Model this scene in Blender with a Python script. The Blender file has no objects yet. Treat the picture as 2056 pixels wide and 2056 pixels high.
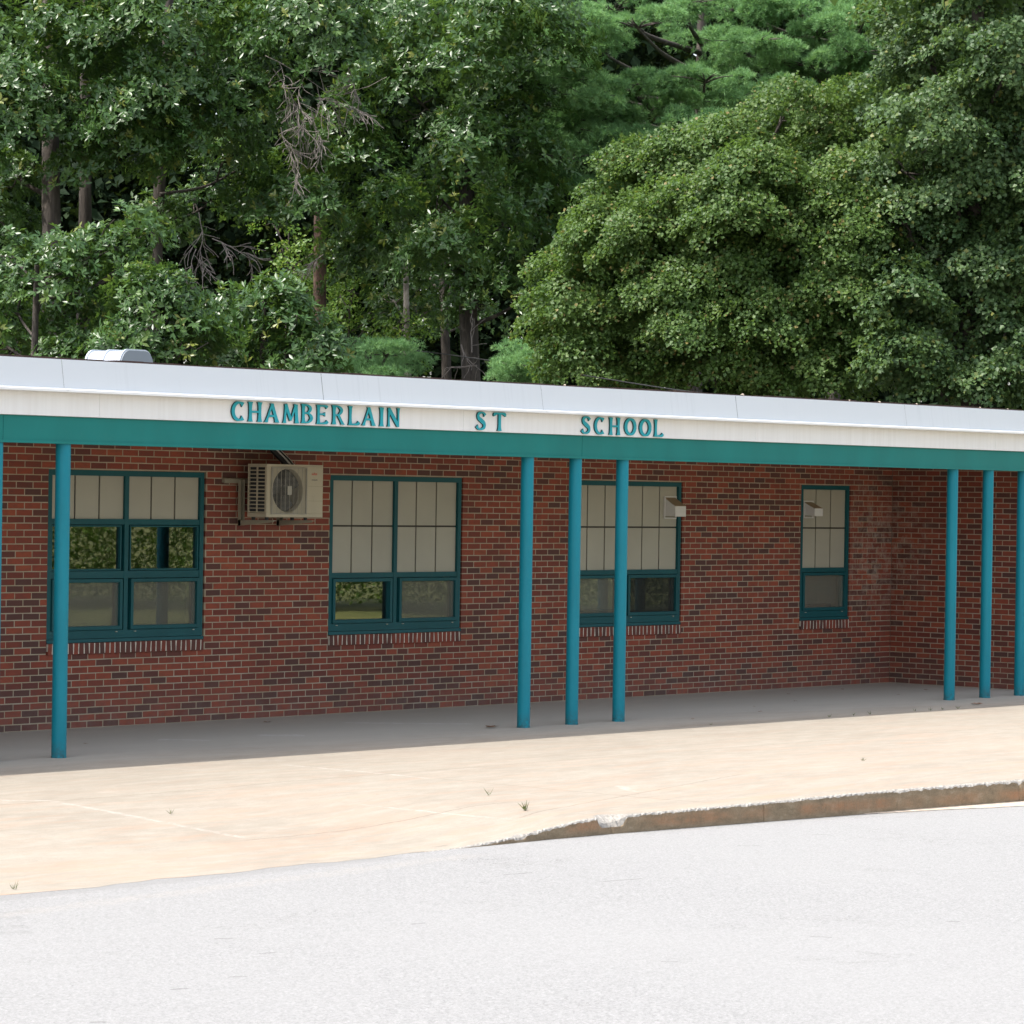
import bpy, bmesh, math, random
import numpy as np
from mathutils import Vector, Matrix
R_ = math.radians
random.seed(7); rng = np.random.default_rng(11)
S = bpy.context.scene
COL = S.collection

# ------------------------------------------------------------------ camera, sky, sun, exposure
CAM = Vector((-36.29559, -24.76492, 2.35139))
RX = Vector((0.65217, -0.75791, 0.01559)); UP = Vector((-0.00619, 0.01524, 0.99986)); FW = Vector((0.75805, 0.65218, -0.00525))
F_PX = 6802.1
cd = bpy.data.cameras.new('camera'); cam = bpy.data.objects.new('camera', cd); COL.objects.link(cam)
m = Matrix((RX, UP, -FW)).transposed().to_4x4(); m.translation = CAM; cam.matrix_world = m
cd.sensor_width = 36; cd.lens = F_PX / 2056 * 36; cd.clip_start = 0.5; cd.clip_end = 2000
cd.dof.use_dof = True; cd.dof.focus_distance = 37; cd.dof.aperture_fstop = 13
S.camera = cam
SUN_EL, SUN_AZ = 61.0, -60.5          # azimuth measured from +Y towards +X
w = bpy.data.worlds.new('World'); S.world = w; w.use_nodes = True
nt = w.node_tree; bg = nt.nodes['Background']; sky = nt.nodes.new('ShaderNodeTexSky')
sky.sky_type = 'NISHITA'; sky.sun_disc = False; sky.sun_elevation = R_(SUN_EL); sky.sun_rotation = R_(SUN_AZ)
sky.air_density = 1.0; sky.dust_density = 3.0; sky.ozone_density = 0.4
hs = nt.nodes.new('ShaderNodeHueSaturation'); hs.inputs['Saturation'].default_value = .55; nt.links.new(sky.outputs[0], hs.inputs['Color']); nt.links.new(hs.outputs[0], bg.inputs[0]); bg.inputs[1].default_value = 0.15
sl = bpy.data.lights.new('sun', 'SUN'); sl.energy = 2.25; sl.angle = R_(0.53); sl.color = (1, 0.955, 0.89)
so = bpy.data.objects.new('sun', sl); COL.objects.link(so)
sd = Vector((math.sin(R_(SUN_AZ)) * math.cos(R_(SUN_EL)), math.cos(R_(SUN_AZ)) * math.cos(R_(SUN_EL)), math.sin(R_(SUN_EL))))
so.rotation_euler = sd.to_track_quat('Z', 'Y').to_euler(); so.location = (-30, 10, 40)
S.view_settings.view_transform = 'Standard'; S.view_settings.look = 'None'
S.view_settings.exposure = 1.5; S.view_settings.gamma = 1
S.render.engine = 'CYCLES'
S.cycles.max_bounces = 8; S.cycles.diffuse_bounces = 5; S.cycles.transparent_max_bounces = 12

# ------------------------------------------------------------------ helpers
def at(px, py, d):                    # design-time helper: photo direction (2056 px grid) and real distance -> world point
    return CAM + (FW + RX * ((px - 1028) / F_PX) - UP * ((py - 1028) / F_PX)) * d
def atd(dx, dy, d): return at(dx * 1.0642, dy * 1.0642, d)
def tag(o, label=None, cat=None, group=None, kind=None):
    if label: o['label'] = label
    if cat: o['category'] = cat
    if group: o['group'] = group
    if kind: o['kind'] = kind
    return o
def empty(name, loc=(0, 0, 0), **k):
    o = bpy.data.objects.new(name, None); o.location = loc; o.empty_display_size = 0.2; COL.objects.link(o); return tag(o, **k)
def link(name, me, mats, parent=None, **k):
    o = bpy.data.objects.new(name, me); COL.objects.link(o)
    if mats is not None:
        for mm in (mats if isinstance(mats, (list, tuple)) else [mats]): me.materials.append(mm)
    if parent is not None:
        o.parent = parent
        o.matrix_parent_inverse = Matrix.Translation(Vector(_wl(parent))).inverted()
    return tag(o, **k)
def _wl(o):
    v = Vector(o.location)
    return v
class MB:
    def __init__(s): s.v = []; s.f = []; s.mi = []; s.sm = []
    def add(s, vs, fs, mi=0, smooth=False):
        b = len(s.v); s.v += [tuple(v) for v in vs]; s.f += [tuple(b + i for i in f) for f in fs]; s.mi += [mi] * len(fs); s.sm += [smooth] * len(fs)
    def box(s, x0, x1, y0, y1, z0, z1, mi=0):
        s.add([(x0, y0, z0), (x1, y0, z0), (x1, y1, z0), (x0, y1, z0), (x0, y0, z1), (x1, y0, z1), (x1, y1, z1), (x0, y1, z1)],
              [(0, 3, 2, 1), (4, 5, 6, 7), (0, 1, 5, 4), (1, 2, 6, 5), (2, 3, 7, 6), (3, 0, 4, 7)], mi)
    def tube(s, pts, rad, n=8, mi=0, caps=True, smooth=True, rough=0.0):
        pts = [Vector(p) for p in pts]
        if not hasattr(rad, '__len__'): rad = [rad] * len(pts)
        vs = []; fs = []; ref = None
        for i, p in enumerate(pts):
            t = (pts[min(i + 1, len(pts) - 1)] - pts[max(i - 1, 0)]).normalized()
            if ref is None: ref = Vector((0, 0, 1)) if abs(t.z) < 0.9 else Vector((1, 0, 0))
            a = t.cross(ref).normalized(); b = t.cross(a).normalized(); ref = -b if False else a.cross(t)
            for k in range(n):
                an = 2 * math.pi * k / n; r = rad[i] * (1 + rough * random.uniform(-1, 1))
                vs.append(p + (a * math.cos(an) + b * math.sin(an)) * r)
        for i in range(len(pts) - 1):
            for k in range(n):
                k2 = (k + 1) % n; fs.append((i * n + k, i * n + k2, (i + 1) * n + k2, (i + 1) * n + k))
        s.add(vs, fs, mi, smooth)
        if caps:
            c = len(vs) - n; s.add(vs[:n], [tuple(range(n))[::-1]], mi); s.add(vs[c:], [tuple(range(n))], mi)
    def prism(s, poly, y0, y1, mi=0, mi_side=None):      # polygon in XZ, thickness in Y
        n = len(poly); vs = [(x, y0, z) for x, z in poly] + [(x, y1, z) for x, z in poly]
        s.add(vs, [tuple(range(n)), tuple(range(2 * n - 1, n - 1, -1))], mi)
        s.add(vs, [(i, i + n, (i + 1) % n + n, (i + 1) % n) for i in range(n)], mi if mi_side is None else mi_side)
    def mesh(s, name):
        me = bpy.data.meshes.new(name); me.from_pydata(s.v, [], s.f); me.update()
        me.polygons.foreach_set('material_index', s.mi); me.polygons.foreach_set('use_smooth', s.sm)
        bm = bmesh.new(); bm.from_mesh(me); bmesh.ops.recalc_face_normals(bm, faces=bm.faces); bm.to_mesh(me); bm.free()
        return me
    def build(s, name, mats, parent=None, **k): return link(name, s.mesh(name), mats, parent, **k)
def bevel(o, wdt=0.004, seg=2):
    b = o.modifiers.new('bevel', 'BEVEL'); b.width = wdt; b.segments = seg; b.limit_method = 'ANGLE'; b.angle_limit = R_(40); return o

# ---- materials
class NT:
    def __init__(s, name):
        s.m = bpy.data.materials.new(name); s.m.use_nodes = True; s.t = s.m.node_tree; s.b = s.t.nodes['Principled BSDF']
        s.out = s.t.nodes['Material Output']; s._c = None
    def n(s, typ, **k):
        nd = s.t.nodes.new(typ)
        for a, b in k.items(): setattr(nd, a, b)
        return nd
    def L(s, a, b): s.t.links.new(a, b)
    def coord(s):
        if s._c is None: s._c = s.n('ShaderNodeTexCoord').outputs['Object']
        return s._c
    def noise(s, scale=5, detail=4, rough=.55, stretch=None, vec=None, dist=0):
        nd = s.n('ShaderNodeTexNoise'); nd.inputs['Scale'].default_value = scale; nd.inputs['Detail'].default_value = detail
        nd.inputs['Roughness'].default_value = rough; nd.inputs['Distortion'].default_value = dist
        v = vec or s.coord()
        if stretch:
            mp = s.n('ShaderNodeMapping'); mp.inputs['Scale'].default_value = stretch; s.L(v, mp.inputs[0]); v = mp.outputs[0]
        s.L(v, nd.inputs['Vector']); return nd.outputs['Fac']
    def val(s, v):
        nd = s.n('ShaderNodeValue'); nd.outputs[0].default_value = v; return nd.outputs[0]
    def math(s, op, a, b=None, c=None, clamp=False):
        nd = s.n('ShaderNodeMath', operation=op, use_clamp=clamp)
        for i, x in enumerate((a, b, c)):
            if x is None: continue
            if isinstance(x, (int, float)): nd.inputs[i].default_value = x
            else: s.L(x, nd.inputs[i])
        return nd.outputs[0]
    def rng(s, a, lo, hi, tlo=0, thi=1):
        nd = s.n('ShaderNodeMapRange'); nd.inputs[1].default_value = lo; nd.inputs[2].default_value = hi; nd.inputs[3].default_value = tlo; nd.inputs[4].default_value = thi
        s.L(a, nd.inputs[0]); return nd.outputs[0]
    def ramp(s, fac, stops):
        nd = s.n('ShaderNodeValToRGB'); e = nd.color_ramp.elements
        while len(e) < len(stops): e.new(0.5)
        for i, (p, c) in enumerate(stops): e[i].position = p; e[i].color = (*c, 1)
        s.L(fac, nd.inputs[0]); return nd.outputs[0]
    def mix(s, fac, a, b, mode='MIX'):
        nd = s.n('ShaderNodeMix', data_type='RGBA', blend_type=mode)
        if isinstance(fac, (int, float)): nd.inputs[0].default_value = fac
        else: s.L(fac, nd.inputs[0])
        for i, x in ((6, a), (7, b)):
            if isinstance(x, tuple): nd.inputs[i].default_value = (*x, 1)
            else: s.L(x, nd.inputs[i])
        return nd.outputs[2]
    def col(s, c):
        if isinstance(c, tuple): s.b.inputs['Base Color'].default_value = (*c, 1)
        else: s.L(c, s.b.inputs['Base Color'])
        return s
    def rough(s, r):
        if isinstance(r, (int, float)): s.b.inputs['Roughness'].default_value = r
        else: s.L(r, s.b.inputs['Roughness'])
        return s
    def set(s, **k):
        for a, b in k.items(): s.b.inputs[a.replace('_', ' ')].default_value = b
        return s
    def bump(s, h, strength=.3, dist=.01):
        nd = s.n('ShaderNodeBump'); nd.inputs['Strength'].default_value = strength; nd.inputs['Distance'].default_value = dist
        s.L(h, nd.inputs['Height']); s.L(nd.outputs[0], s.b.inputs['Normal']); return s
    def xyz(s):
        nd = s.n('ShaderNodeSeparateXYZ'); s.L(s.coord(), nd.inputs[0]); return nd.outputs
    def seg(s, p0, p1, wd, wob=.03, wsc=6):              # soft mask of a line segment in XY, wobbling
        x, y, z = s.xyz() if not hasattr(s, '_xyz') else s._xyz
        s._xyz = (x, y, z)
        dx, dy = p1[0] - p0[0], p1[1] - p0[1]; L2 = math.hypot(dx, dy); ux, uy = dx / L2, dy / L2
        a = s.math('SUBTRACT', x, p0[0]); b = s.math('SUBTRACT', y, p0[1])
        al = s.math('ADD', s.math('MULTIPLY', a, ux), s.math('MULTIPLY', b, uy))
        ac = s.math('ADD', s.math('MULTIPLY', a, -uy), s.math('MULTIPLY', b, ux))
        if not hasattr(s, '_wn'): s._wn = s.math('SUBTRACT', s.noise(wsc, 3), .5)
        ac = s.math('ABSOLUTE', s.math('ADD', ac, s.math('MULTIPLY', s._wn, wob * 2)))
        m1 = s.rng(ac, wd * .45, wd, 1, 0)
        h = L2 / 2; e = s.math('ABSOLUTE', s.math('SUBTRACT', al, h)); m2 = s.rng(e, h * .92, h, 1, 0)
        return s.math('MULTIPLY', m1, m2)

def simple(name, c, r=.5, var=.12, nscale=6, bump=0.0, bscale=80, **k):
    q = NT(name); c2 = tuple(x * (1 - var) for x in c); c3 = tuple(min(1, x * (1 + var)) for x in c)
    q.col(q.ramp(q.noise(nscale, 5), [(.3, c2), (.7, c3)])).rough(r).set(**k)
    if bump: q.bump(q.noise(bscale, 3), bump, .003)
    return q.m

def m_paint(name, c, r=.42, dirt=(.25, .2, .14), amt=.12, sx=1, foot=False):
    q = NT(name); base = q.ramp(q.noise(2.2, 5, stretch=(sx, 1, .5)), [(.3, tuple(x * .9 for x in c)), (.7, tuple(min(1, x * 1.08) for x in c))])
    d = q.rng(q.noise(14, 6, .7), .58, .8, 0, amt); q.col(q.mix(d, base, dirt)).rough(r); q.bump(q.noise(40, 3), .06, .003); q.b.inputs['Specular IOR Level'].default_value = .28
    if foot:
        z = q.xyz()[2]; f = q.math('MULTIPLY', q.rng(z, .0, .16, 1, 0), q.rng(q.noise(20, 5, .7), .4, .62, 0, .7)); sc = q.rng(q.noise(9, 6, .8, stretch=(1, 1, .5)), .66, .72, 0, .45)
        q.col(q.mix(q.math('MAXIMUM', f, sc), q.mix(d, base, dirt), (.05, .055, .05)))
    return q.m
M = {}
M['teal'] = m_paint('teal_paint', (.004, .165, .148), .5, amt=.05)
M['teal_col'] = m_paint('teal_column_sky_tinted', (.004, .195, .25), .5, amt=.04, foot=True)  # beam teal with bluish sky light mixed into the colour
M['teal_win'] = m_paint('teal_window_shaded', (.006, .078, .088), .5, amt=.06)  # same teal, deeper shade at the wall put into the colour
M['teal_let'] = m_paint('teal_letter_paint', (.02, .33, .39), .4, amt=.05)
M['teal_let_edge'] = m_paint('teal_letter_edge', (.012, .07, .07), .5, amt=.2)
# white fascia boards: faint vertical dirt runs
q = NT('white_fascia_board'); run = q.noise(3.0, 5, .65, stretch=(6, 1, .25)); pt = q.noise(1.2, 3)
cr = q.ramp(run, [(.25, (.70, .68, .66)), (.6, (.78, .768, .755))]); q.col(q.mix(q.rng(pt, .3, .7, 0, .5), cr, (.79, .765, .745))).rough(.5); M['white'] = q.m
q = NT('grey_white_coping_metal'); run = q.noise(3.5, 6, .7, stretch=(7, 1, .2)); pt = q.noise(.55, 3)
cr = q.mix(q.math('MULTIPLY', q.rng(run, .52, .72, 0, .55), q.rng(pt, .45, .62, 0, 1)), (.60, .615, .625), (.47, .485, .49)); q.col(cr).rough(.36); M['coping'] = q.m
M['drip'] = simple('white_drip_edge', (.82, .82, .82), .35, .03)
M['membrane'] = simple('roof_membrane_dark', (.05, .025, .02), .8, .4, 25)
q = NT('roof_gravel'); q.col(q.ramp(q.noise(40, 4), [(.3, (.10, .095, .09)), (.7, (.24, .23, .21))])).rough(.9); M['roof'] = q.m
M['soffit'] = simple('soffit_paint', (.60, .58, .53), .7, .05)
M['panel'] = simple('taupe_infill_panel', (.37, .345, .27), .55, .04, 2)
M['groove'] = simple('panel_groove_dark', (.035, .03, .022), .7, .2)
M['beige'] = m_paint('beige_unit_metal', (.47, .42, .31), .45, (.12, .09, .05), .25)
M['beige_b'] = m_paint('beige_bracket_metal', (.30, .27, .20), .5, (.10, .07, .04), .35)
M['black'] = simple('black_rubber', (.012, .012, .013), .5, .3)
M['fin'] = simple('dark_heat_fins', (.02, .026, .035), .45, .3, 60)
M['fan'] = simple('charcoal_fan_plastic', (.035, .037, .042), .4, .2)
M['silver'] = simple('hose_cover_white', (.6, .58, .55), .5, .1)
M['grille'] = simple('grille_wire_grey', (.36, .34, .29), .5, .1)
M['red_mark'] = simple('red_print', (.55, .12, .08), .5, .1); M['grey_mark'] = simple('grey_print', (.16, .16, .15), .5, .1)
M['vent'] = m_paint('vent_hood_white', (.62, .60, .56), .45, (.3, .25, .2), .2)
M['vent_tan'] = m_paint('vent_hood_top_tan', (.30, .22, .13), .6, (.15, .1, .06), .3)
M['galv'] = NT('galvanised_sheet').col((.58, .61, .66)).rough(.33).set(Metallic=.55).m
M['galv_shaded'] = NT('duct_end_shaded').col((.20, .225, .25)).rough(.5).set(Metallic=.2).m  # duct metal again, the end cap's shade put into a darker grey
M['screw'] = simple('window_latch_metal', (.35, .36, .3), .4, .1)
# bricks (per-brick tone attribute, fired colour varies brick to brick)
def brick_mat():
    q = NT('red_brick'); at_ = q.n('ShaderNodeAttribute', attribute_name='tone'); t = at_.outputs['Fac']
    base = q.ramp(t, [(0, (.055, .030, .027)), (.14, (.085, .034, .026)), (.3, (.13, .030, .020)), (.55, (.215, .042, .022)), (.8, (.275, .055, .026)), (1, (.33, .085, .036))])
    s1 = q.noise(9, 5, .7, stretch=(1, 1, 2.2)); base = q.mix(q.rng(s1, .45, .75, 0, .55), base, (.07, .04, .033))
    grain = q.noise(160, 3, .7); base = q.mix(q.rng(grain, .3, .8, 0, .18), base, (.30, .09, .055))
    x, y, z = q.xyz()
    # pale salt bloom near the inner corner
    dx = q.math('ABSOLUTE', q.math('ADD', x, .35)); dz = q.math('ABSOLUTE', q.math('SUBTRACT', z, 1.75))
    fall = q.math('MULTIPLY', q.rng(dx, .1, 1.25, 1, 0), q.rng(dz, .3, 1.15, 1, 0)); fall = q.math('MULTIPLY', fall, q.rng(y, -.75, -.1, 0, 1))
    n2 = q.noise(7, 6, .75); blo = q.math('MULTIPLY', fall, q.rng(n2, .46, .66, 0, .75)); base = q.mix(blo, base, (.40, .33, .27))
    # drip stain below the outdoor unit
    ds = q.math('MULTIPLY', q.rng(q.math('ABSOLUTE', q.math('ADD', x, 11.33)), .05, .22, 1, 0), q.rng(z, 1.0, 2.0, 0, 1)); ds = q.math('MULTIPLY', ds, q.rng(z, 2.05, 2.1, 1, 0))
    base = q.mix(q.math('MULTIPLY', ds, q.rng(s1, .3, .6, .1, .55)), base, (.24, .06, .025))
    base = q.mix(q.math('MULTIPLY', q.rng(z, .03, .5, 1, 0), q.rng(n2, .35, .65, .05, .42)), base, (.16, .13, .115))
    so_ = q.math('MULTIPLY', q.rng(q.math('ABSOLUTE', q.math('ADD', x, 11.75)), .15, .65, 1, 0), q.rng(z, 2.45, 2.75, 0, 1)); base = q.mix(q.math('MULTIPLY', so_, q.rng(s1, .25, .6, .3, .8)), base, (.045, .028, .022))
    big = q.noise(.9, 4, .6); base = q.mix(q.rng(big, .45, .7, 0, .2), base, (.08, .026, .02))
    q.col(base).rough(.82).bump(q.math('ADD', grain, s1), .35, .003); return q.m
M['brick'] = brick_mat()
q = NT('tan_mortar'); x, y, z = q.xyz()
n1 = q.noise(12, 5, .7); c = q.ramp(n1, [(.3, (.29, .228, .15)), (.7, (.39, .31, .21))]); n3 = q.noise(2.5, 3)
c = q.mix(q.rng(n3, .4, .7, 0, .5), c, (.45, .40, .33)); q.col(c).rough(.9).bump(q.noise(150, 3), .4, .002); M['mortar'] = q.m
M['mortar_pale'] = simple('pale_sill_mortar', (.60, .54, .45), .9, .15, 20)
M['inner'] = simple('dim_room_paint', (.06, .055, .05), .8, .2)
M['blind'] = simple('window_blind_grey', (.21, .195, .16), .7, .1)
# window glass: clear sheet with a real mirror reflection
def glass(name, tint=(.75, .8, .78)):
    q = NT(name); q.t.nodes.remove(q.b); g = q.n('ShaderNodeBsdfGlossy'); g.inputs['Roughness'].default_value = .012; g.inputs['Color'].default_value = (1, 1, 1, 1)
    tr = q.n('ShaderNodeBsdfTransparent'); tr.inputs[0].default_value = (*tint, 1); fr = q.n('ShaderNodeFresnel'); fr.inputs[0].default_value = 1.52
    f2 = q.math('MULTIPLY', fr.outputs[0], 3.0, clamp=True); bp = q.n('ShaderNodeBump'); bp.inputs['Strength'].default_value = .05; bp.inputs['Distance'].default_value = .01
    q.L(q.noise(1.3, 1), bp.inputs['Height']); q.L(bp.outputs[0], g.inputs['Normal'])
    mx = q.n('ShaderNodeMixShader'); q.L(f2, mx.inputs[0]); q.L(tr.outputs[0], mx.inputs[1]); q.L(g.outputs[0], mx.inputs[2]); q.L(mx.outputs[0], q.out.inputs[0]); return q.m
M['glass'] = glass('window_glass')
q = NT('insect_screen_mesh'); q.t.nodes.remove(q.b); df = q.n('ShaderNodeBsdfDiffuse'); df.inputs[0].default_value = (.26, .25, .20, 1); tr = q.n('ShaderNodeBsdfTransparent')
mx = q.n('ShaderNodeMixShader'); mx.inputs[0].default_value = .42; q.L(tr.outputs[0], mx.inputs[1]); q.L(df.outputs[0], mx.inputs[2]); q.L(mx.outputs[0], q.out.inputs[0]); M['screen'] = q.m
q = NT('dark_insect_screen'); q.t.nodes.remove(q.b); df = q.n('ShaderNodeBsdfDiffuse'); df.inputs[0].default_value = (.05, .052, .045, 1); tr = q.n('ShaderNodeBsdfTransparent')
mx = q.n('ShaderNodeMixShader'); mx.inputs[0].default_value = .6; q.L(tr.outputs[0], mx.inputs[1]); q.L(df.outputs[0], mx.inputs[2]); q.L(mx.outputs[0], q.out.inputs[0]); M['screen_dark'] = q.m

# sidewalk concrete
q = NT('sidewalk_concrete'); q._xyz = q.xyz(); x, y, z = q._xyz
n1 = q.noise(1.3, 7, .72, stretch=(.5, 1.6, 1)); n2 = q.noise(60, 4, .75); n3 = q.noise(.35, 4, .6)
c = q.ramp(n1, [(.22, (.203, .175, .136)), (.5, (.26, .231, .184)), (.78, (.303, .273, .222))])
c = q.mix(q.rng(n2, .35, .75, 0, .5), c, (.18, .155, .132)); md = q.noise(4.5, 7, .78, stretch=(.6, 1.8, 1)); c = q.mix(q.rng(md, .5, .7, 0, .5), c, (.34, .30, .255)); c = q.mix(q.rng(md, .5, .34, 0, .4), c, (.20, .16, .125)); c = q.mix(q.rng(n3, .5, .75, 0, .3), c, (.33, .262, .205))
st = q.noise(2.2, 7, .75, stretch=(.30, 2.5, 1), dist=.8); ed = q.rng(y, -8.9, -4.0, 1, .25)
c = q.mix(q.math('MULTIPLY', q.rng(st, .48, .66, 0, .6), ed), c, (.33, .205, .135))
fl = q.noise(9, 4, .8); c = q.mix(q.rng(fl, .62, .70, 0, .55), c, (.19, .16, .13))
gr = q.rng(q.math('ADD', y, q.math('MULTIPLY', n1, .8)), -3.2, -1.6, 0, .75); c = q.mix(gr, c, (.45, .42, .36))  # paler towards the wall: brightens the shaded paving through its colour
wh = None
for p0, p1, wd in (((-19.6, -5.12), (-19.12, -5.45), .05), ((-19.15, -5.42), (-19.02, -7.45), .045), ((-15.54, -4.31), (-15.46, -6.0), .045), ((-17.16, -6.78), (-16.95, -8.2), .03), ((-14.9, -7.7), (-14.6, -7.3), .06)):
    s_ = q.seg(p0, p1, wd, .05, 6); wh = s_ if wh is None else q.math('MAXIMUM', wh, s_)
brk = q.rng(q.noise(9, 6, .85), .42, .58, 0, 1); c = q.mix(q.math('MULTIPLY', q.math('MULTIPLY', wh, brk), .42), c, (.42, .395, .36))
for p0, p1 in (((-19.2, -7.5), (-16.2, -7.55)), ((-24, -5.40), (-6, -5.62)), ((-16.95, -8.2), (-13.0, -7.4)), ((-9.5, -3.5), (2, -3.72)), ((-15.4, -6.0), (-15.1, -8.7))):
    c = q.mix(q.math('MULTIPLY', q.seg(p0, p1, .016), .55), c, (.16, .12, .085))
pat = None
for p0, p1, wd in (((-14.35, -1.55), (-14.05, -1.95), .10), ((-13.25, -1.75), (-12.85, -2.0), .13), ((-11.3, -1.0), (-10.3, -1.95), .10)):
    s_ = q.seg(p0, p1, wd, .12); pat = s_ if pat is None else q.math('MAXIMUM', pat, s_)
c = q.mix(q.math('MULTIPLY', q.math('MULTIPLY', pat, brk), .5), c, (.60, .59, .58))
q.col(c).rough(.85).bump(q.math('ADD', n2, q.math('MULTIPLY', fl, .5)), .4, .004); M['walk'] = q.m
# asphalt, old and bleached
q = NT('bleached_asphalt'); n1 = q.noise(62, 4, .85); n2 = q.noise(.25, 4); n3 = q.noise(28, 4, .7)
c = q.ramp(n1, [(.28, (.10, .099, .097)), (.5, (.215, .213, .208)), (.72, (.34, .336, .328))]); c = q.mix(q.rng(n2, .4, .7, 0, .35), c, (.245, .242, .235)); c = q.mix(q.rng(n3, .5, .8, 0, .3), c, (.20, .20, .205))
ck = q.noise(1.5, 7, .7, stretch=(1, 1, 1), dist=1.2); ck2 = q.math('ABSOLUTE', q.math('SUBTRACT', ck, .5)); msk = q.math('MULTIPLY', q.rng(ck2, .0015, .004, 1, 0), q.rng(q.noise(.9, 3), .6, .68, 0, .8)); c = q.mix(msk, c, (.06, .055, .05))
q._xyz = q.xyz(); dk = q.seg((-24.5, -8.74), (-18.7, -8.72), .14, .05); dk = q.math('MULTIPLY', dk, .5); c = q.mix(dk, c, (.17, .168, .162))
sd2 = q.seg((-23.5, -9.4), (-18.2, -9.0), .13, .12); c = q.mix(q.math('MULTIPLY', q.math('MULTIPLY', sd2, q.rng(n3, .4, .6, 0, 1)), .15), c, (.40, .34, .27))
dm_ = None
for p0, p1 in (((-22.80, -10.97), (-22.70, -11.03)), ((-23.05, -11.58), (-22.95, -11.62)), ((-23.80, -12.10), (-23.71, -12.16)), ((-24.33, -12.22), (-24.23, -12.25)), ((-25.34, -12.73), (-25.27, -12.77)), ((-18.91, -10.65), (-18.57, -10.72)), ((-19.10, -9.94), (-18.85, -10.00)), ((-16.37, -9.85), (-16.24, -9.97)), ((-15.25, -9.72), (-15.19, -9.87)), ((-21.49, -11.28), (-21.38, -11.31)), ((-20.17, -13.23), (-20.11, -13.35)), ((-18.98, -13.39), (-18.91, -13.45)), ((-21.66, -13.30), (-21.58, -13.36))):
    s_ = q.seg(p0, p1, .014); dm_ = s_ if dm_ is None else q.math('MAXIMUM', dm_, s_)
for p0, p1 in (((-23.45, -9.76), (-23.20, -9.84)), ((-23.2, -9.42), (-22.95, -9.50)), ((-23.6, -9.96), (-23.35, -10.05)), ((-23.0, -9.22), (-22.7, -9.33)), ((-23.7, -9.6), (-23.3, -9.7))):
    dm_ = q.math('MAXIMUM', dm_, q.math('MULTIPLY', q.math('MULTIPLY', q.seg(p0, p1, .10, .10), q.rng(n3, .35, .65, 0, 1)), .35))
c = q.mix(q.math('MULTIPLY', dm_, .7), c, (.075, .07, .068))
q.col(c).rough(.88).bump(n1, .6, .006); M['asphalt'] = q.m
# kerb face
q = NT('weathered_kerb_concrete'); x, y, z = q.xyz(); n1 = q.noise(7, 6, .7, stretch=(1, 1, 2)); n2 = q.noise(90, 3, .8); n4 = q.noise(1.2, 3)
c = q.ramp(n1, [(.3, (.13, .095, .055)), (.55, (.24, .175, .105)), (.75, (.33, .27, .19))])
band = q.math('MULTIPLY', q.rng(q.math('ABSOLUTE', q.math('ADD', z, .125)), .02, .06, 1, 0), q.rng(n1, .35, .6, .25, 1)); band = q.math('MULTIPLY', band, q.rng(n4, .38, .6, 0, .95))
c = q.mix(band, c, (.34, .135, .05)); c = q.mix(q.rng(n2, .35, .75, 0, .4), c, (.36, .29, .20))
q.col(c).rough(.9).bump(q.math('ADD', n2, n1), .6, .008); M['kerb'] = q.m
M['kerb_chip'] = simple('broken_kerb_aggregate', (.29, .27, .24), .9, .3, 40, .8, 60)
M['sand'] = simple('gutter_sand', (.42, .35, .28), .95, .3, 12, .3, 60)
# ground covers
q = NT('meadow_grass'); n1 = q.noise(.35, 5, .6); n2 = q.noise(6, 4, .7); c = q.ramp(n1, [(.3, (.14, .17, .045)), (.7, (.28, .28, .09))]); c = q.mix(q.rng(n2, .4, .7, 0, .5), c, (.07, .09, .02)); q.col(c).rough(.9); M['grass'] = q.m
q = NT('forest_floor'); q.col(q.ramp(q.noise(1.5, 5), [(.3, (.02, .022, .012)), (.7, (.05, .045, .022))])).rough(.95); M['floor'] = q.m
def bark(name, a, b, sc=3):
    q = NT(name); n1 = q.noise(sc, 6, .7, stretch=(4, 4, .7)); n2 = q.noise(2.5, 3, .6)
    c = q.ramp(n1, [(.35, a), (.65, b)]); c = q.mix(q.rng(n2, .58, .68, 0, .6), c, tuple(min(1, v * 1.9) for v in b)); q.col(c).rough(.95).bump(n1, .8, .03); return q.m
M['bark'] = bark('oak_bark', (.025, .02, .017), (.075, .062, .052)); M['bark_pale'] = bark('pale_bark', (.12, .10, .085), (.26, .23, .20))
M['bark_pole'] = bark('brown_pole_wood', (.05, .028, .02), (.12, .075, .055)); M['dead'] = simple('dead_branch_grey', (.17, .145, .13), .9, .3, 6)
def leaf(name, stops, rough=.42, trans=.3, spec=.5):
    q = NT(name); a = q.n('ShaderNodeAttribute', attribute_name='tone'); c = q.ramp(a.outputs['Fac'], stops); q.col(c).rough(rough); q.b.inputs['Specular IOR Level'].default_value = spec
    t = q.n('ShaderNodeBsdfTranslucent'); tc = q.mix(.5, c, (.16, .26, .03), 'MIX'); q.L(tc, t.inputs[0]); mx = q.n('ShaderNodeMixShader'); mx.inputs[0].default_value = trans
    q.L(q.b.outputs[0], mx.inputs[1]); q.L(t.outputs[0], mx.inputs[2]); q.L(mx.outputs[0], q.out.inputs[0]); return q.m
M['oak'] = leaf('oak_leaf', [(0, (.026, .068, .018)), (.5, (.052, .118, .028)), (.9, (.10, .18, .04)), (1, (.18, .21, .04))], .36, .32, .5)
M['maple'] = leaf('maple_leaf', [(0, (.042, .094, .022)), (.5, (.084, .150, .036)), (.88, (.135, .205, .05)), (1, (.20, .16, .05))], .5, .4, .35)
M['maple2'] = leaf('maple_leaf_cool', [(0, (.036, .082, .030)), (.5, (.074, .132, .048)), (.9, (.12, .185, .065)), (1, (.18, .19, .05))], .48, .35, .35)
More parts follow.
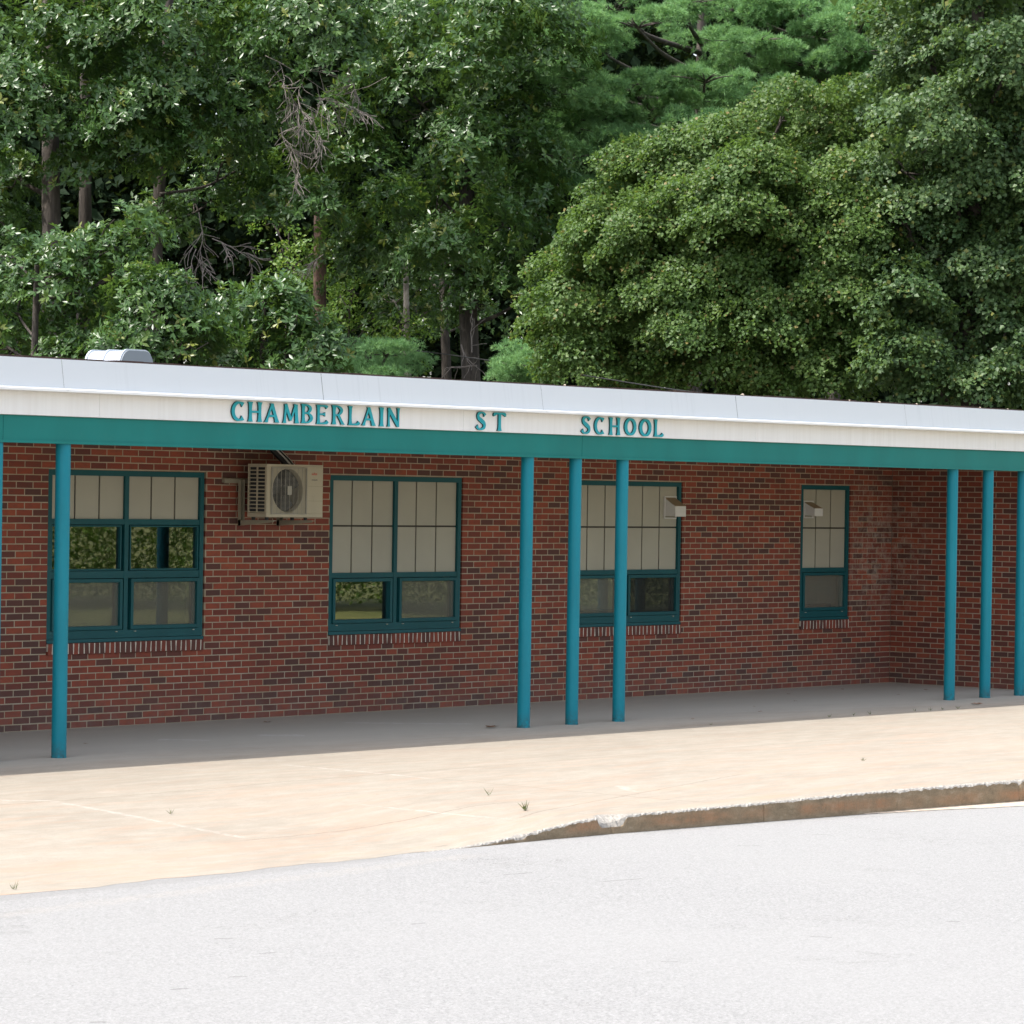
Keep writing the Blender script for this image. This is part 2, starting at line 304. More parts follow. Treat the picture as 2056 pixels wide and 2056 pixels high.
M['pine'] = leaf('pine_needle', [(0, (.12, .25, .10)), (.5, (.20, .38, .16)), (1, (.28, .46, .20))], .6, .4, .2)
M['sap'] = leaf('sapling_leaf', [(0, (.05, .13, .02)), (.5, (.12, .23, .035)), (1, (.26, .34, .05))], .45, .4, .45)
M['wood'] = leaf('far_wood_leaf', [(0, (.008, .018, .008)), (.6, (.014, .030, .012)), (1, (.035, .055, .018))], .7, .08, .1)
M['weed'] = leaf('weed_leaf', [(0, (.06, .08, .03)), (1, (.12, .13, .05))], .6, .3, .3)
M['dry'] = simple('dry_leaf', (.16, .075, .035), .8, .4, 30)
# ------------------------------------------------------------------ ground
def sheet(name, x0, x1, y0, y1, z, mat, nx=1, ny=1):
    me = bpy.data.meshes.new(name); xs = np.linspace(x0, x1, nx + 1); ys = np.linspace(y0, y1, ny + 1)
    v = [(x, y, z) for y in ys for x in xs]; f = [(j * (nx + 1) + i, j * (nx + 1) + i + 1, (j + 1) * (nx + 1) + i + 1, (j + 1) * (nx + 1) + i) for j in range(ny) for i in range(nx)]
    me.from_pydata(v, [], f); return link(name, me, mat, kind='structure')
sheet('ground', -700, 700, -700, 0.3, -.25, M['grass'])
sheet('forest_floor', -700, 700, 0.31, 700, -.22, M['floor'])
sheet('road', -90, 60, -37, -8, -.20, M['asphalt'])
KX = np.array([-90, -30, -22.4, -18.1, -17.7, -17.06, -16.41, -15.77, -14.81, -13.66, -12.98, -11.72, -8.5, 0, 30]); KY = np.array([-8.65, -8.65, -8.645, -8.648, -8.655, -8.66, -8.705, -8.775, -8.885, -9.03, -9.125, -9.345, -9.95, -11.8, -18])
TX = np.array([-90, -18.6, -18.08, -17.69, -17.38, -17.06, -16.78, -16.58, -15.77, -14.8, -13.7, -12.7, -11.7, 30]); TZ = np.array([-.1988, -.1988, -.194, -.167, -.143, -.11, -.078, -.066, -.056, -.044, -.024, -.012, 0, 0])
ky = lambda x: float(np.interp(x, KX, KY)); kz = lambda x: float(np.interp(x, TX, TZ))
def walk_z(x, y):
    t = min(1, max(0, (-y - 4.6) / (-ky(x) - 4.6))); t = t * t * (3 - 2 * t); return kz(x) * t
xs = list(np.arange(-90, -26, 4)) + list(np.arange(-26, -6, .2)) + list(np.arange(-6, 30.1, 2)); nv = 40
mb = MB(); V = []; n = len(xs)
for j in range(nv + 1):
    for x in xs:
        yk = ky(x) + (.16 if x > -18.3 else .03 * math.sin(x * 5) + .02 * math.sin(x * 13.7)); y = .02 + (yk - .02) * j / nv; V.append((x, y, walk_z(x, y)))
mb.add(V, [(j * n + i, (j + 1) * n + i, (j + 1) * n + i + 1, j * n + i + 1) for j in range(nv) for i in range(n - 1)], 0, True)
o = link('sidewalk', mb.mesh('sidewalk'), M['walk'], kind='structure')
def nz(x, s): return math.sin(x * 3.1 * s + 1) * .5 + math.sin(x * 7.7 * s + 2) * .3 + math.sin(x * 17.3 * s) * .2
# kerb: front face, chipped arris, top
mb = MB(); V = []; xs = list(np.arange(-18.45, -9.5, .018)) + list(np.arange(-9.4, 30, .5)); prof = 6
for x in xs:
    yk = ky(x); zt = kz(x) + .001; hgt = zt + .205; ch = .012 + .010 * abs(nz(x, 2.3)) + .008 * random.random() + (.012 if x > -13.2 else 0) * abs(nz(x, 5))
    big = 0
    for cx, cw, cm in ((-16.42, .16, .15), (-17.42, .09, .05), (-14.74, .03, .03), (-11.72, .05, .05)):
        big = max(big, cm * max(0, 1 - abs(x - cx) / cw) ** .5)
    ch = min(max(ch, big * (1 + .15 * random.uniform(-1, 1))), max(.003, hgt * .92)); jt = .012 if min(abs(x + 16.42), abs(x + 14.74), abs(x + 11.72)) < .012 else 0
    r = lambda a: random.uniform(-a, a)
    V += [(x, yk + jt, -.215), (x, yk + r(.002) + jt, -.205 + hgt * .4 + .0), (x, yk + r(.002) + jt + big * .1, zt - ch), (x, yk + ch * .35 + r(.004) + jt, zt - ch * .45 + r(.004)), (x, yk + ch * .9 + r(.004) + .004, zt - .001), (x, yk + .17, zt + .0)]
fs = []; mi = []
for i in range(len(xs) - 1):
    for k in range(prof - 1):
        a = i * prof + k; b = a + prof; fs.append((a, b, b + 1, a + 1)); mi.append(1 if k in (2, 3) else (2 if k == 4 else 0))
me = bpy.data.meshes.new('kerb'); me.from_pydata(V, [], fs); me.polygons.foreach_set('material_index', mi); me.update()
link('kerb', me, [M['kerb'], M['kerb_chip'], M['walk']], kind='structure')
mb = MB(); V = []; xs = np.arange(-13.6, -6, .1)
for x in xs:
    wd = .02 + .30 * max(0, min(1, (x + 13.6) / 3)); V += [(x, ky(x) - .001, -.192 + .012 * min(1, (x + 13.6) / 2)), (x, ky(x) - wd * (1 + .2 * nz(x, 1)), -.196)]
mb.add(V, [(2 * i, 2 * i + 1, 2 * i + 3, 2 * i + 2) for i in range(len(xs) - 1)]); mb.build('gutter_strip', M['sand'], kind='structure')

# ------------------------------------------------------------------ school building
H, LB = .0667, .21118
bld = empty('school_building', (-13, 2, 0), label='long low red brick school building with white fascia and teal trim', cat='building')
WZ0, WZ1 = .835, 2.522
WIN = [(-14.383, 2.092, 'two'), (-10.451, 2.092, 'one'), (-6.507, 2.092, 'one'), (-1.992, 1.043, 'single')]
OPEN = [(a - .002, a + wd + .016, 11 * H - .012, 38 * H - .012) for a, wd, k in WIN]      # includes the brick sill below each window
def wall_rows(mb, tones, x0, x1, rows, joints, opens, fr):
    """bricks in running bond; fr maps (along, depth, z) to world"""
    g = .0058
    for r in range(rows):
        z0, z1 = r * H + g * .9, (r + 1) * H - g * .9
        js = joints(r, x0, x1)
        for a, b in zip(js[:-1], js[1:]):
            segs = [(max(a + g, x0), min(b - g, x1))]
            for (oa, ob, oz0, oz1) in opens:
                if z1 > oz0 + .012 and z0 < oz1 - .012:
                    ns = []
                    for s0, s1 in segs:
                        if s1 <= oa or s0 >= ob: ns.append((s0, s1)); continue
                        if s0 < oa: ns.append((s0, oa - .001))
                        if s1 > ob: ns.append((ob + .001, s1))
                    segs = ns
            for s0, s1 in segs:
                if s1 - s0 < .012: continue
                t = random.random(); tone = (.06 + .2 * random.random()) if t < .25 else ((.30 + .2 * random.random()) if t < .52 else (.48 + .42 * random.random()))
                d = random.uniform(-.0012, .0012); e = .0016; q1, q2 = random.uniform(-.0012, .0012), random.uniform(-.0012, .0012)
                vs = [fr(s0 + e, d, z0 + e * .7 + q1), fr(s1 - e, d, z0 + e * .7 + q2), fr(s1 - e, d, z1 - e * .7 + q2), fr(s0 + e, d, z1 - e * .7 + q1),
                      fr(s0, d + e, z0 + q1), fr(s1, d + e, z0 + q2), fr(s1, d + e, z1 + q2), fr(s0, d + e, z1 + q1),
                      fr(s0, .10, z0), fr(s1, .10, z0), fr(s1, .10, z1), fr(s0, .10, z1)]
                mb.add(vs, [(0, 1, 2, 3), (0, 4, 5, 1), (1, 5, 6, 2), (2, 6, 7, 3), (3, 7, 4, 0), (4, 8, 9, 5), (5, 9, 10, 6), (6, 10, 11, 7), (7, 11, 8, 4)], 0)
                tones += [tone] * 9
def joints_main(r, x0, x1):
    off = (LB / 2 if r % 2 else 0); js = []
    x = -14.89968 + off - math.ceil((-14.89968 + off - x0) / LB) * LB
    while x < -9.62: js.append(x); x += LB
    # bond changes here, cut bricks make up the difference
    x = -.22567 + (LB / 2 if r % 2 else 0) * -1
    k = []
    while x > -9.3: k.append(x); x -= LB
    gap = js[-1]; nxt = k[-1]
    if nxt - gap > LB * 1.25:
        mdl = [gap + (nxt - gap) * t for t in ((.5,) if nxt - gap < LB * 2.1 else (.34, .67))]; js += mdl
    return js + k[::-1] + ([-.0 + .002] if True else [])
def joints_wing(r, x0, x1):
    off = .09114 if r % 2 == 0 else .09114 + LB / 2 ; js = [-.004] + [off + i * LB for i in range(0, 30) if off + i * LB < x1 + LB]; return js
def wall_mesh(name, x0, x1, rows, joints, opens, fr, lab=None):
    mb = MB(); tones = []; wall_rows(mb, tones, x0, x1, rows, joints, opens, fr)
    # mortar bed: slab faces around the openings
    xsb = sorted({x0, x1} | {o[0] for o in opens} | {o[1] for o in opens}); zt = rows * H
    dm, dd = .0022, .28
    def slab(a, b, c, d):
        vs = [fr(a, dm, c), fr(b, dm, c), fr(b, dm, d), fr(a, dm, d), fr(a, dd, c), fr(b, dd, c), fr(b, dd, d), fr(a, dd, d)]
        k = len(mb.f); mb.add(vs, [(0, 1, 2, 3), (7, 6, 5, 4), (0, 4, 5, 1), (1, 5, 6, 2), (2, 6, 7, 3), (3, 7, 4, 0)], 1); tones.extend([.5] * 6)
    for a, b in zip(xsb[:-1], xsb[1:]):
        mid = (a + b) / 2; op = [o for o in opens if o[0] <= mid <= o[1]]
        if op: slab(a - .0, b, -.05, op[0][2] - .003); slab(a, b, op[0][3] + .003, zt)
        else: slab(a + (.004 if a != x0 else 0), b - (.004 if b != x1 else 0), -.05, zt)
    me = bpy.data.meshes.new(name); me.from_pydata(mb.v, [], mb.f); me.polygons.foreach_set('material_index', mb.mi)
    at_ = me.attributes.new('tone', 'FLOAT', 'FACE'); at_.data.foreach_set('value', np.array(tones, dtype=np.float32)); me.update()
    bm = bmesh.new(); bm.from_mesh(me); bmesh.ops.recalc_face_normals(bm, faces=bm.faces); bm.to_mesh(me); bm.free()
    return link(name, me, [M['brick'], M['mortar']], bld, label=lab)
wall_mesh('brick_wall', -27.0, 0.0, 45, joints_main, OPEN, lambda a, d, z: (a, d, z), 'long red brick wall under the canopy')
wall_mesh('brick_wall', 0.0, 2.35, 45, joints_wing, [], lambda a, d, z: (d, -a, z), 'short brick return wall at the inner corner')
wall_mesh('brick_wall', .104, 9.0, 45, lambda r, x0, x1: [x0 - .004] + [x0 + (LB if r % 2 else LB / 2) + i * LB for i in range(44)], [], lambda a, d, z: (a, -2.35 + d, z), 'brick end wall of the projecting wing at the far right')
mb = MB(); mb.box(-27, 9, 11.7, 12, -.2, 3.2); mb.box(-27.3, -27, 0, 12, -.2, 3.2); mb.box(9, 9.3, -2.35, 12, -.2, 3.2)
mb.build('outer_wall', M['brick'], bld)
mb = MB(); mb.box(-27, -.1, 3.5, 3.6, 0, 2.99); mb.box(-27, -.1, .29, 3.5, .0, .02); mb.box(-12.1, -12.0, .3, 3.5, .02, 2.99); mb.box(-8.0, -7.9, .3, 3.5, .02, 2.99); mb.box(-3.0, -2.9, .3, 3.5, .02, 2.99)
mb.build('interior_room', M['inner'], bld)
mb = MB(); mb.box(-60, 12, -2.52, 12.3, 3.0, 3.06); mb.build('soffit', M['soffit'], bld)
mb = MB(); mb.box(-60, 12, -2.60, 12.3, 3.063, 3.40); mb.build('roof', M['roof'], bld)
# beam, lower white board, sloped coping, drip edge
X0, X1 = -60.0, 12.0
def runs(cuts):
    e = [X0] + cuts + [X1]; return list(zip(e[:-1], e[1:]))
mb = MB()
for a, b in runs([-17.27, -9.53, 1.9]): mb.box(a + .0025, b - .0025, -2.67, -2.53, 2.727, 2.962)
mb.box(X0, X1, -2.682, -2.668, 2.727, 2.752)
bm_ = mb.build('beam', M['teal'], bld)
mb = MB()
for a, b in runs([-21.1, -16.2, -11.4, -6.6, -1.8]): mb.box(a + .0012, b - .0012, -2.70, -2.62, 2.966, 3.20)
mb.build('fascia_board', M['white'], bld)
mb = MB()
for i, (a, b) in enumerate(runs([-22.9, -19.8, -16.69, -13.47, -10.29, -7.04, -3.81, -.6, 2.6])):
    a += .002; b -= .002; yb, yt = -2.786 + .001 * (i % 2), -2.745 + .001 * (i % 2); zb, zt = 3.205, 3.455
    mb.add([(a, yb, zb), (b, yb, zb), (b, yt, zt), (a, yt, zt), (a, yt + .15, zt), (b, yt + .15, zt)], [(0, 1, 2, 3), (3, 2, 5, 4)])
mb.build('coping', M['coping'], bld)
mb = MB()
for i, (a, b) in enumerate(runs([-22.9, -19.8, -16.69, -13.47, -10.29, -7.04, -3.81, -.6, 2.6])):
    a += .0015; b -= .0015; k = .002 * (i % 2)
    mb.add([(a, -2.784, 3.206), (b, -2.784, 3.206), (b, -2.835 - k, 3.192), (a, -2.835 - k, 3.192), (a, -2.833 - k, 3.172), (b, -2.833 - k, 3.172), (a, -2.71, 3.172), (b, -2.71, 3.172)],
           [(0, 1, 2, 3), (3, 2, 5, 4), (4, 5, 7, 6)])
mb.build('drip_edge', M['drip'], bld)
mb = MB(); xx = X0; V = []
while xx < X1:
    b = xx + random.uniform(.15, .5); mb.box(xx, min(b, X1), -2.742, -2.60, 3.4555, 3.4565 + random.uniform(.006, .016)); xx = b
mb.build('roof_edge_membrane', M['membrane'], bld)
# columns
COLX = [-17.292, -16.524, -10.305, -9.545, -8.78, -2.56, -1.79, -1.02]
for i, cx in enumerate(COLX):
    mb = MB(); pts = [(cx, -2.60, -.02), (cx, -2.60, .05), (cx, -2.60, 1.4), (cx, -2.60, 2.735)]
    mb.tube(pts, [.0655, .0655, .0655, .0655], 40)
    if i > 0: mb.tube([(cx, -2.60, -.005), (cx, -2.60, .012)], .068, 40)
    mb.build('column', M['teal_col'], bld, group='round teal canopy columns')
# windows: frame > sash, pane, infill panel, screen, brick sill
def ring(mb, x0, x1, z0, z1, wd, y0, y1, wb=None):
    wb = wb or wd
    mb.box(x0, x0 + wd, y0, y1, z0, z1); mb.box(x1 - wd, x1, y0, y1, z0, z1); mb.box(x0 + wd, x1 - wd, y0, y1, z1 - wd, z1); mb.box(x0 + wd, x1 - wd, y0, y1, z0, z0 + wb)
def window(x0, wd, kind):
    x1 = x0 + wd; Y0 = .008; z0, z1 = WZ0, WZ1
    bays = [(x0 + .053, x0 + 1.010), (x0 + 1.064, x0 + 2.036)] if wd > 1.5 else [(x0 + .046, x1 - .048)]
    pz0 = 2.045 if kind == 'two' else 1.490
    mb = MB(); ring(mb, x0, x1, .872, z1, .053, Y0, Y0 + .11, .078)
    if wd > 1.5: mb.box(x0 + 1.010, x0 + 1.064, Y0 + .001, Y0 + .109, .95, z1 - .053)
    for a, b in bays:
        mb.box(a, b, Y0 + .004, Y0 + .105, pz0 - .055, pz0)
        if kind == 'two': mb.box(a, b, Y0 + .004, Y0 + .105, 1.462, 1.532)
    mb.box(x1 + .0005, x1 + .0155, .03, .09, .84, z1 + .008, 1); mb.box(x0, x1, .012, .09, z1 + .001, z1 + .0095, 1)
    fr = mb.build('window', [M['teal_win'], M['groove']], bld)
    mb = MB(); mb.add([(x0 - .004, Y0 - .012, .868), (x1 + .004, Y0 - .012, .868), (x1 + .004, Y0 - .018, .836), (x0 - .004, Y0 - .018, .836), (x0 - .004, .11, .872), (x1 + .004, .11, .872), (x0 - .004, .11, .836), (x1 + .004, .11, .836)],
                      [(0, 1, 2, 3), (4, 5, 1, 0), (3, 2, 7, 6), (0, 3, 6, 4), (1, 5, 7, 2)])
    mb.build('metal_sill', M['teal_win'], fr)
    # rowlock brick sill
    mb = MB(); tones = []; x = x0 + .004; k = 0
    while x < x1 - .01:
        e = min(x + .0525 + random.uniform(-.003, .003), x1 - .003); zt, zb = .832 + random.uniform(-.002, .002), .722 + random.uniform(-.003, .003); yo = -.0205 + random.uniform(-.0008, .0008); tl = random.uniform(-.004, .004)
        nfac = len(mb.f); mb.add([(x - tl, yo, zb), (e - tl, yo, zb), (e + tl, yo + .0015, zt), (x + tl, yo + .0015, zt), (x - tl, .09, zb), (e - tl, .09, zb), (e + tl, .09, zt), (x + tl, .09, zt)], [(0, 1, 2, 3), (0, 4, 5, 1), (1, 5, 6, 2), (2, 6, 7, 3), (3, 7, 4, 0)])
        t = random.random(); tones += [.05 + .25 * random.random() if t < .5 else .3 + .4 * random.random()] * 5; x = e + .0165; k += 1
    mb.box(x0 + .003, x1 - .003, -.0165, .1, .728, .829, 1); tones += [.5] * 6
    me = bpy.data.meshes.new('brick_sill'); me.from_pydata(mb.v, [], mb.f); me.polygons.foreach_set('material_index', mb.mi); a_ = me.attributes.new('tone', 'FLOAT', 'FACE'); a_.data.foreach_set('value', np.array(tones, dtype=np.float32))
    link('brick_sill', me, [M['brick'], M['mortar_pale']], fr)
    for bi, (a, b) in enumerate(bays):
        # infill panel pieces divided by dark reveals
        nx = 3; gx = .021; wdt = (b - a) / nx; rows = [(pz0, z1 - .053)] if kind == 'two' else [(pz0, 1.981), (1.993, z1 - .053)]
        mb = MB()
        for (c, d) in rows:
            for k in range(nx):
                l = a + k * wdt + (gx / 2 if k else 0); r = a + (k + 1) * wdt - (gx / 2 if k < nx - 1 else 0)
                mb.box(l, r, Y0 + .030, Y0 + .06, c + (.004 if c > 1.6 and kind != 'two' and c != pz0 else 0), d - (.0 if d > 2 else .003))
        mb.box(a, b, Y0 + .043, Y0 + .07, pz0, z1 - .053, 1)
        mb.build('infill_panel', [M['panel'], M['groove']], fr)
        lights = []
        if kind == 'two': lights = [(1.532, 1.990, False), (.950, 1.462, True)]
        else: lights = [(.950, pz0 - .055, True)]
        for (c, d, scr) in lights:
            ia, ib = (a + (.004 if bi == 0 else .028), b - (.03 if bi == 0 else .004)) if wd > 1.5 else (a + .012, b - .012)
            mb = MB(); y = Y0 - .018 if scr else Y0 + .01
            fw = .036 if scr else .016
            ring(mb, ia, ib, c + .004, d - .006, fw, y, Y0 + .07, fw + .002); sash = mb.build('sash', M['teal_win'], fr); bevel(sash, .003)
            me = bpy.data.meshes.new('pane'); yg = Y0 + .042 ; me.from_pydata([(ia + fw - .002, yg, c + fw - .006), (ib - fw + .002, yg, c + fw - .006), (ib - fw + .002, yg, d - fw - .002), (ia + fw - .002, yg, d - fw - .002)], [], [(0, 1, 2, 3)])
            link('pane', me, M['glass'], fr)
            if scr:
                if not (kind == 'one' and x0 < -8 and bi == 0):
                    me = bpy.data.meshes.new('insect_screen'); yg = Y0 + .012
                    me.from_pydata([(ia + .036, yg, c + .034), (ib - .036, yg, c + .034), (ib - .036, yg, d - .044), (ia + .036, yg, d - .044)], [], [(0, 1, 2, 3)])
                    link('insect_screen', me, M['screen_dark' if (x0 > -7 and x0 < -6 and bi == 1) else 'screen'], fr)
                for lx in (ia + .07, ib - .07): mb = MB(); mb.box(lx - .012, lx + .012, Y0 - .012, Y0, .930, .938); mb.build('latch', M['screw'], fr)
        if kind == 'two' or (x0 < -6 and x0 > -7 and bi == 0) or kind == 'single':
            if kind != 'two':
                mb = MB(); mb.box(a + .02, b - .02, Y0 + .14, Y0 + .15, 1.03, pz0); mb.build('blind', M['blind'], fr)
for wdef in WIN: window(*wdef)

# ------------------------------------------------------------------ letters on the fascia
def catmull(P, n=8):
    P = [np.array(p, float) for p in P]; P = [2 * P[0] - P[1]] + P + [2 * P[-1] - P[-2]]; out = []
    for i in range(1, len(P) - 2):
        for k in range(n):
            t = k / n; out.append(.5 * ((2 * P[i]) + (-P[i - 1] + P[i + 1]) * t + (2 * P[i - 1] - 5 * P[i] + 4 * P[i + 1] - P[i + 2]) * t * t + (-P[i - 1] + 3 * P[i] - 3 * P[i + 1] + P[i + 2]) * t ** 3))
    out.append(P[-2]); return out
def stem(x, s=.2, y0=0., y1=1., f0=1.75, f1=1.75, x2=None):
    x2 = x if x2 is None else x2; ts = (0, .05, .16, .35, .5, .65, .84, .95, 1)
    ws = (f0, 1 + (f0 - 1) * .62, 1 + (f0 - 1) * .2, 1, .97, 1, 1 + (f1 - 1) * .2, 1 + (f1 - 1) * .62, f1)
    return [(x + (x2 - x) * t, y0 + (y1 - y0) * t, s * q) for t, q in zip(ts, ws)]
def curve(pts): return [tuple(p) for p in catmull(pts)]
def arcs(cx, cy, rx, ry, a0, a1, wf, n=28):
    out = []
    for i in range(n + 1):
        t = i / n; a = math.radians(a0 + (a1 - a0) * t); out.append((cx + rx * math.cos(a), cy + ry * math.sin(a), wf(t, a)))
    return out
GL = {
 'C': [arcs(.56, .5, .44, .44, 48, 312, lambda t, a: .11 + .13 * max(0, -math.cos(a)) ** .8 + .20 * (max(0, 1 - min(t, 1 - t) / .10)) ** 1.1)],
 'O': [arcs(.5, .5, .39, .435, 0, 360, lambda t, a: .10 + .15 * abs(math.cos(a)), 40)],
 'H': [stem(.17, .2), stem(.83, .2), [(.2, .5, .10), (.8, .5, .10)]],
 'A': [stem(.10, .13, 0, .97, 2.0, 1, .50), stem(.84, .21, 0, .97, 1.5, 1.0, .47), [(.28, .33, .10), (.66, .33, .10)]],
 'M': [stem(.12, .12, 0, .97, 1.9, 1.6, .20), stem(.88, .19, 0, .97, 1.5, 1.3, .80), [(.18, .96, .17), (.50, .14, .15)], [(.50, .14, .08), (.80, .96, .13)]],
 'B': [stem(.2, .2), curve([(.22, .95, .09), (.52, .93, .10), (.72, .76, .22), (.55, .56, .10), (.25, .53, .08)]), curve([(.25, .53, .08), (.6, .50, .10), (.80, .28, .24), (.58, .07, .10), (.22, .05, .09)])],
 'E': [stem(.2, .2), curve([(.2, .955, .09), (.6, .95, .10), (.82, .93, .16), (.9, .86, .22)]), [(.25, .52, .09), (.6, .52, .10), (.74, .52, .24)], curve([(.2, .045, .09), (.6, .05, .11), (.85, .09, .18), (.93, .17, .20)])],
 'R': [stem(.2, .2), curve([(.22, .95, .09), (.52, .93, .10), (.74, .74, .22), (.55, .52, .10), (.25, .49, .08)]), stem(.86, .20, 0, .52, 1.5, .9, .48)],
 'L': [stem(.22, .2), curve([(.2, .045, .09), (.6, .05, .11), (.85, .09, .18), (.93, .18, .22)])],
 'I': [stem(.5, .5, 0, 1, 1.6, 1.6)],
 'N': [stem(.15, .12, 0, 1, 1.9, 1.2), stem(.87, .12, 0, 1, 1.1, 2.0), [(.14, .97, .24), (.85, .05, .22)]],
 'S': [curve([(.86, .80, .26), (.74, .92, .12), (.5, .955, .11), (.26, .86, .20), (.27, .66, .22), (.52, .52, .26), (.78, .36, .24), (.78, .16, .20), (.52, .045, .11), (.26, .07, .13), (.12, .22, .27)])],
 'T': [stem(.5, .2, 0, .96, 1.7, 1.1), curve([(.04, .80, .05), (.10, .90, .17), (.3, .955, .10), (.5, .96, .09), (.7, .955, .10), (.90, .90, .17), (.96, .80, .05)])],
}
sign = empty('school_name_sign', (-11.4, -2.70, 2.97), label='teal raised serif lettering reading CHAMBERLAIN ST SCHOOL on the white fascia', cat='sign')
LET = list(zip('CHAMBERLAIN', [(-14.601, -14.43), (-14.39, -14.208), (-14.174, -13.979), (-13.939, -13.725), (-13.7, -13.524), (-13.496, -13.33), (-13.288, -13.105), (-13.067, -12.897), (-12.868, -12.675), (-12.636, -12.555), (-12.523, -12.337)]))
LET += list(zip('STSCHOOL', [(-11.239, -11.073), (-10.974, -10.778), (-9.608, -9.444), (-9.392, -9.223), (-9.152, -8.966), (-8.897, -8.703), (-8.649, -8.451), (-8.413, -8.24)]))
for li, (chh, (a, b)) in enumerate(LET):
    wd = b - a; lh = .181; z0 = 2.979 + random.uniform(-.002, .003); mb = MB(); th = .018; rot = random.uniform(-.012, .012)
    for pi_, st in enumerate(GL[chh]):
        P = np.array([(p[0] * wd, p[1] * lh) for p in st]); W = np.array([p[2] * wd for p in st]) * (1.0 if chh != 'I' else 1)
        T = np.gradient(P, axis=0) if len(P) > 2 else np.array([P[1] - P[0]] * 2); T /= np.linalg.norm(T, axis=1)[:, None] + 1e-9; N = np.stack([-T[:, 1], T[:, 0]], 1)
        if st is GL[chh][0] or len(st) == 9:
            if len(st) == 9: N[:] = (-1, 0); 
        Lf = P + N * W[:, None] / 2; Rt = P - N * W[:, None] / 2; y0 = -2.70 - th - .0006 * pi_; y1 = -2.699; n = len(P); ok = lambda p: (a + min(max(p[0], -.004), wd + .004) , z0 + min(max(p[1], 0), lh + .003))
        Lf = [ok(p) for p in Lf]; Rt = [ok(p) for p in Rt]
        vs = [(x, y0, z) for x, z in Lf] + [(x, y0, z) for x, z in Rt] + [(x, y1, z) for x, z in Lf] + [(x, y1, z) for x, z in Rt]
        fr_ = [(i, i + 1, n + i + 1, n + i) for i in range(n - 1)]; sd_ = []
        for i in range(n - 1): sd_ += [(i, 2 * n + i, 2 * n + i + 1, i + 1), (n + i, n + i + 1, 3 * n + i + 1, 3 * n + i)]
        sd_ += [(0, n, 3 * n, 2 * n), (n - 1, 3 * n - 1, 4 * n - 1, 2 * n - 1)]
        mb.add(vs, fr_, 0); mb.add(vs, sd_, 1)
        # thin darker painted rim behind the face
        e = .0035; c2 = [((x + (e if x > a + wd / 2 else -e)), z) for x, z in Lf]
    mb.build('letter', [M['teal_let'], M['teal_let_edge']], sign, label='raised teal letter ' + chh)

# ------------------------------------------------------------------ air conditioner and its bracket
ax0, ax1, ay0, ay1, az0, az1 = -11.886, -11.066, -.48, -.205, 2.080, 2.620
ac = empty('air_conditioner', ((ax0 + ax1) / 2, (ay0 + ay1) / 2, az0), label='beige outdoor air conditioner unit hung on the brick wall with round fan grille', cat='air conditioner')
mb = MB(); t = .012
mb.box(ax0, ax1, ay0, ay1, az1 - .02, az1); mb.box(ax0, ax1, ay0, ay1, az0, az0 + .04); mb.box(ax0, ax0 + t, ay0, ay0 + .03, az0 + .04, az1 - .02); mb.box(ax0, ax0 + t, ay1 - .02, ay1, az0 + .04, az1 - .02)
mb.box(ax0 + .592, ax1, ay0, ay1, az0 + .04, az1 - .02); mb.box(ax0 + t, ax0 + .592, ay1 - .012, ay1, az0 + .04, az1 - .02)
# front plate around round fan opening
cx, cz, rr = ax0 + .318, az0 + .274, .222
import itertools
N = 48; sq = []
fx0, fx1, fz0, fz1 = ax0 + t, ax0 + .592, az0 + .04, az1 - .02
for k in range(N):
    an = 2 * math.pi * (k + .5) / N; dx, dz = math.cos(an), math.sin(an); tt = min(((fx1 - cx) if dx > 0 else (cx - fx0)) / max(abs(dx), 1e-6), ((fz1 - cz) if dz > 0 else (cz - fz0)) / max(abs(dz), 1e-6)); sq.append((cx + dx * tt, cz + dz * tt))
vs = [(x, ay0 + .001, z) for x, z in sq] + [(cx + rr * math.cos(2 * math.pi * (k + .5) / N), ay0 + .012, cz + rr * math.sin(2 * math.pi * (k + .5) / N)) for k in range(N)] + [(cx + rr * .985 * math.cos(2 * math.pi * (k + .5) / N), ay0 + .07, cz + rr * .985 * math.sin(2 * math.pi * (k + .5) / N)) for k in range(N)]
mb.add(vs, [(k, (k + 1) % N, N + (k + 1) % N, N + k) for k in range(N)] + [(N + k, N + (k + 1) % N, 2 * N + (k + 1) % N, 2 * N + k) for k in range(N)])
for cxx in (fx0, fx1):
    for czz in (fz0, fz1):
        c_ = min(range(N), key=lambda k: abs(sq[k][0] - cxx) + abs(sq[k][1] - czz)); k2 = (c_ + 1) % N if (abs(sq[(c_ + 1) % N][0] - cxx) + abs(sq[(c_ + 1) % N][1] - czz)) < (abs(sq[c_ - 1][0] - cxx) + abs(sq[c_ - 1][1] - czz)) else (c_ - 1) % N
        mb.add([(sq[c_][0], ay0 + .001, sq[c_][1]), (cxx, ay0 + .001, czz), (sq[k2][0], ay0 + .001, sq[k2][1])], [(0, 1, 2)])
o = mb.build('casing', M['beige'], ac); bevel(o, .004)
mb = MB(); mb.box(ax1, ax1 + .028, ay0 + .05, ay1 - .03, az0 + .05, az1 - .19); mb.add([(ax1, ay0 + .05, az1 - .12), (ax1 + .028, ay0 + .05, az1 - .19), (ax1 + .028, ay1 - .03, az1 - .19), (ax1, ay1 - .03, az1 - .12), (ax1, ay0 + .05, az1 - .19), (ax1, ay1 - .03, az1 - .19)], [(0, 1, 2, 3), (0, 4, 1), (3, 2, 5)])
mb.build('valve_cover', M['beige'], ac)
mb = MB()
for k in range(13): zz = az0 + .045 + k * .0385; mb.box(ax0 - .003, ax0 + .009, ay0 + .03, ay1 - .02, zz, zz + .0115)
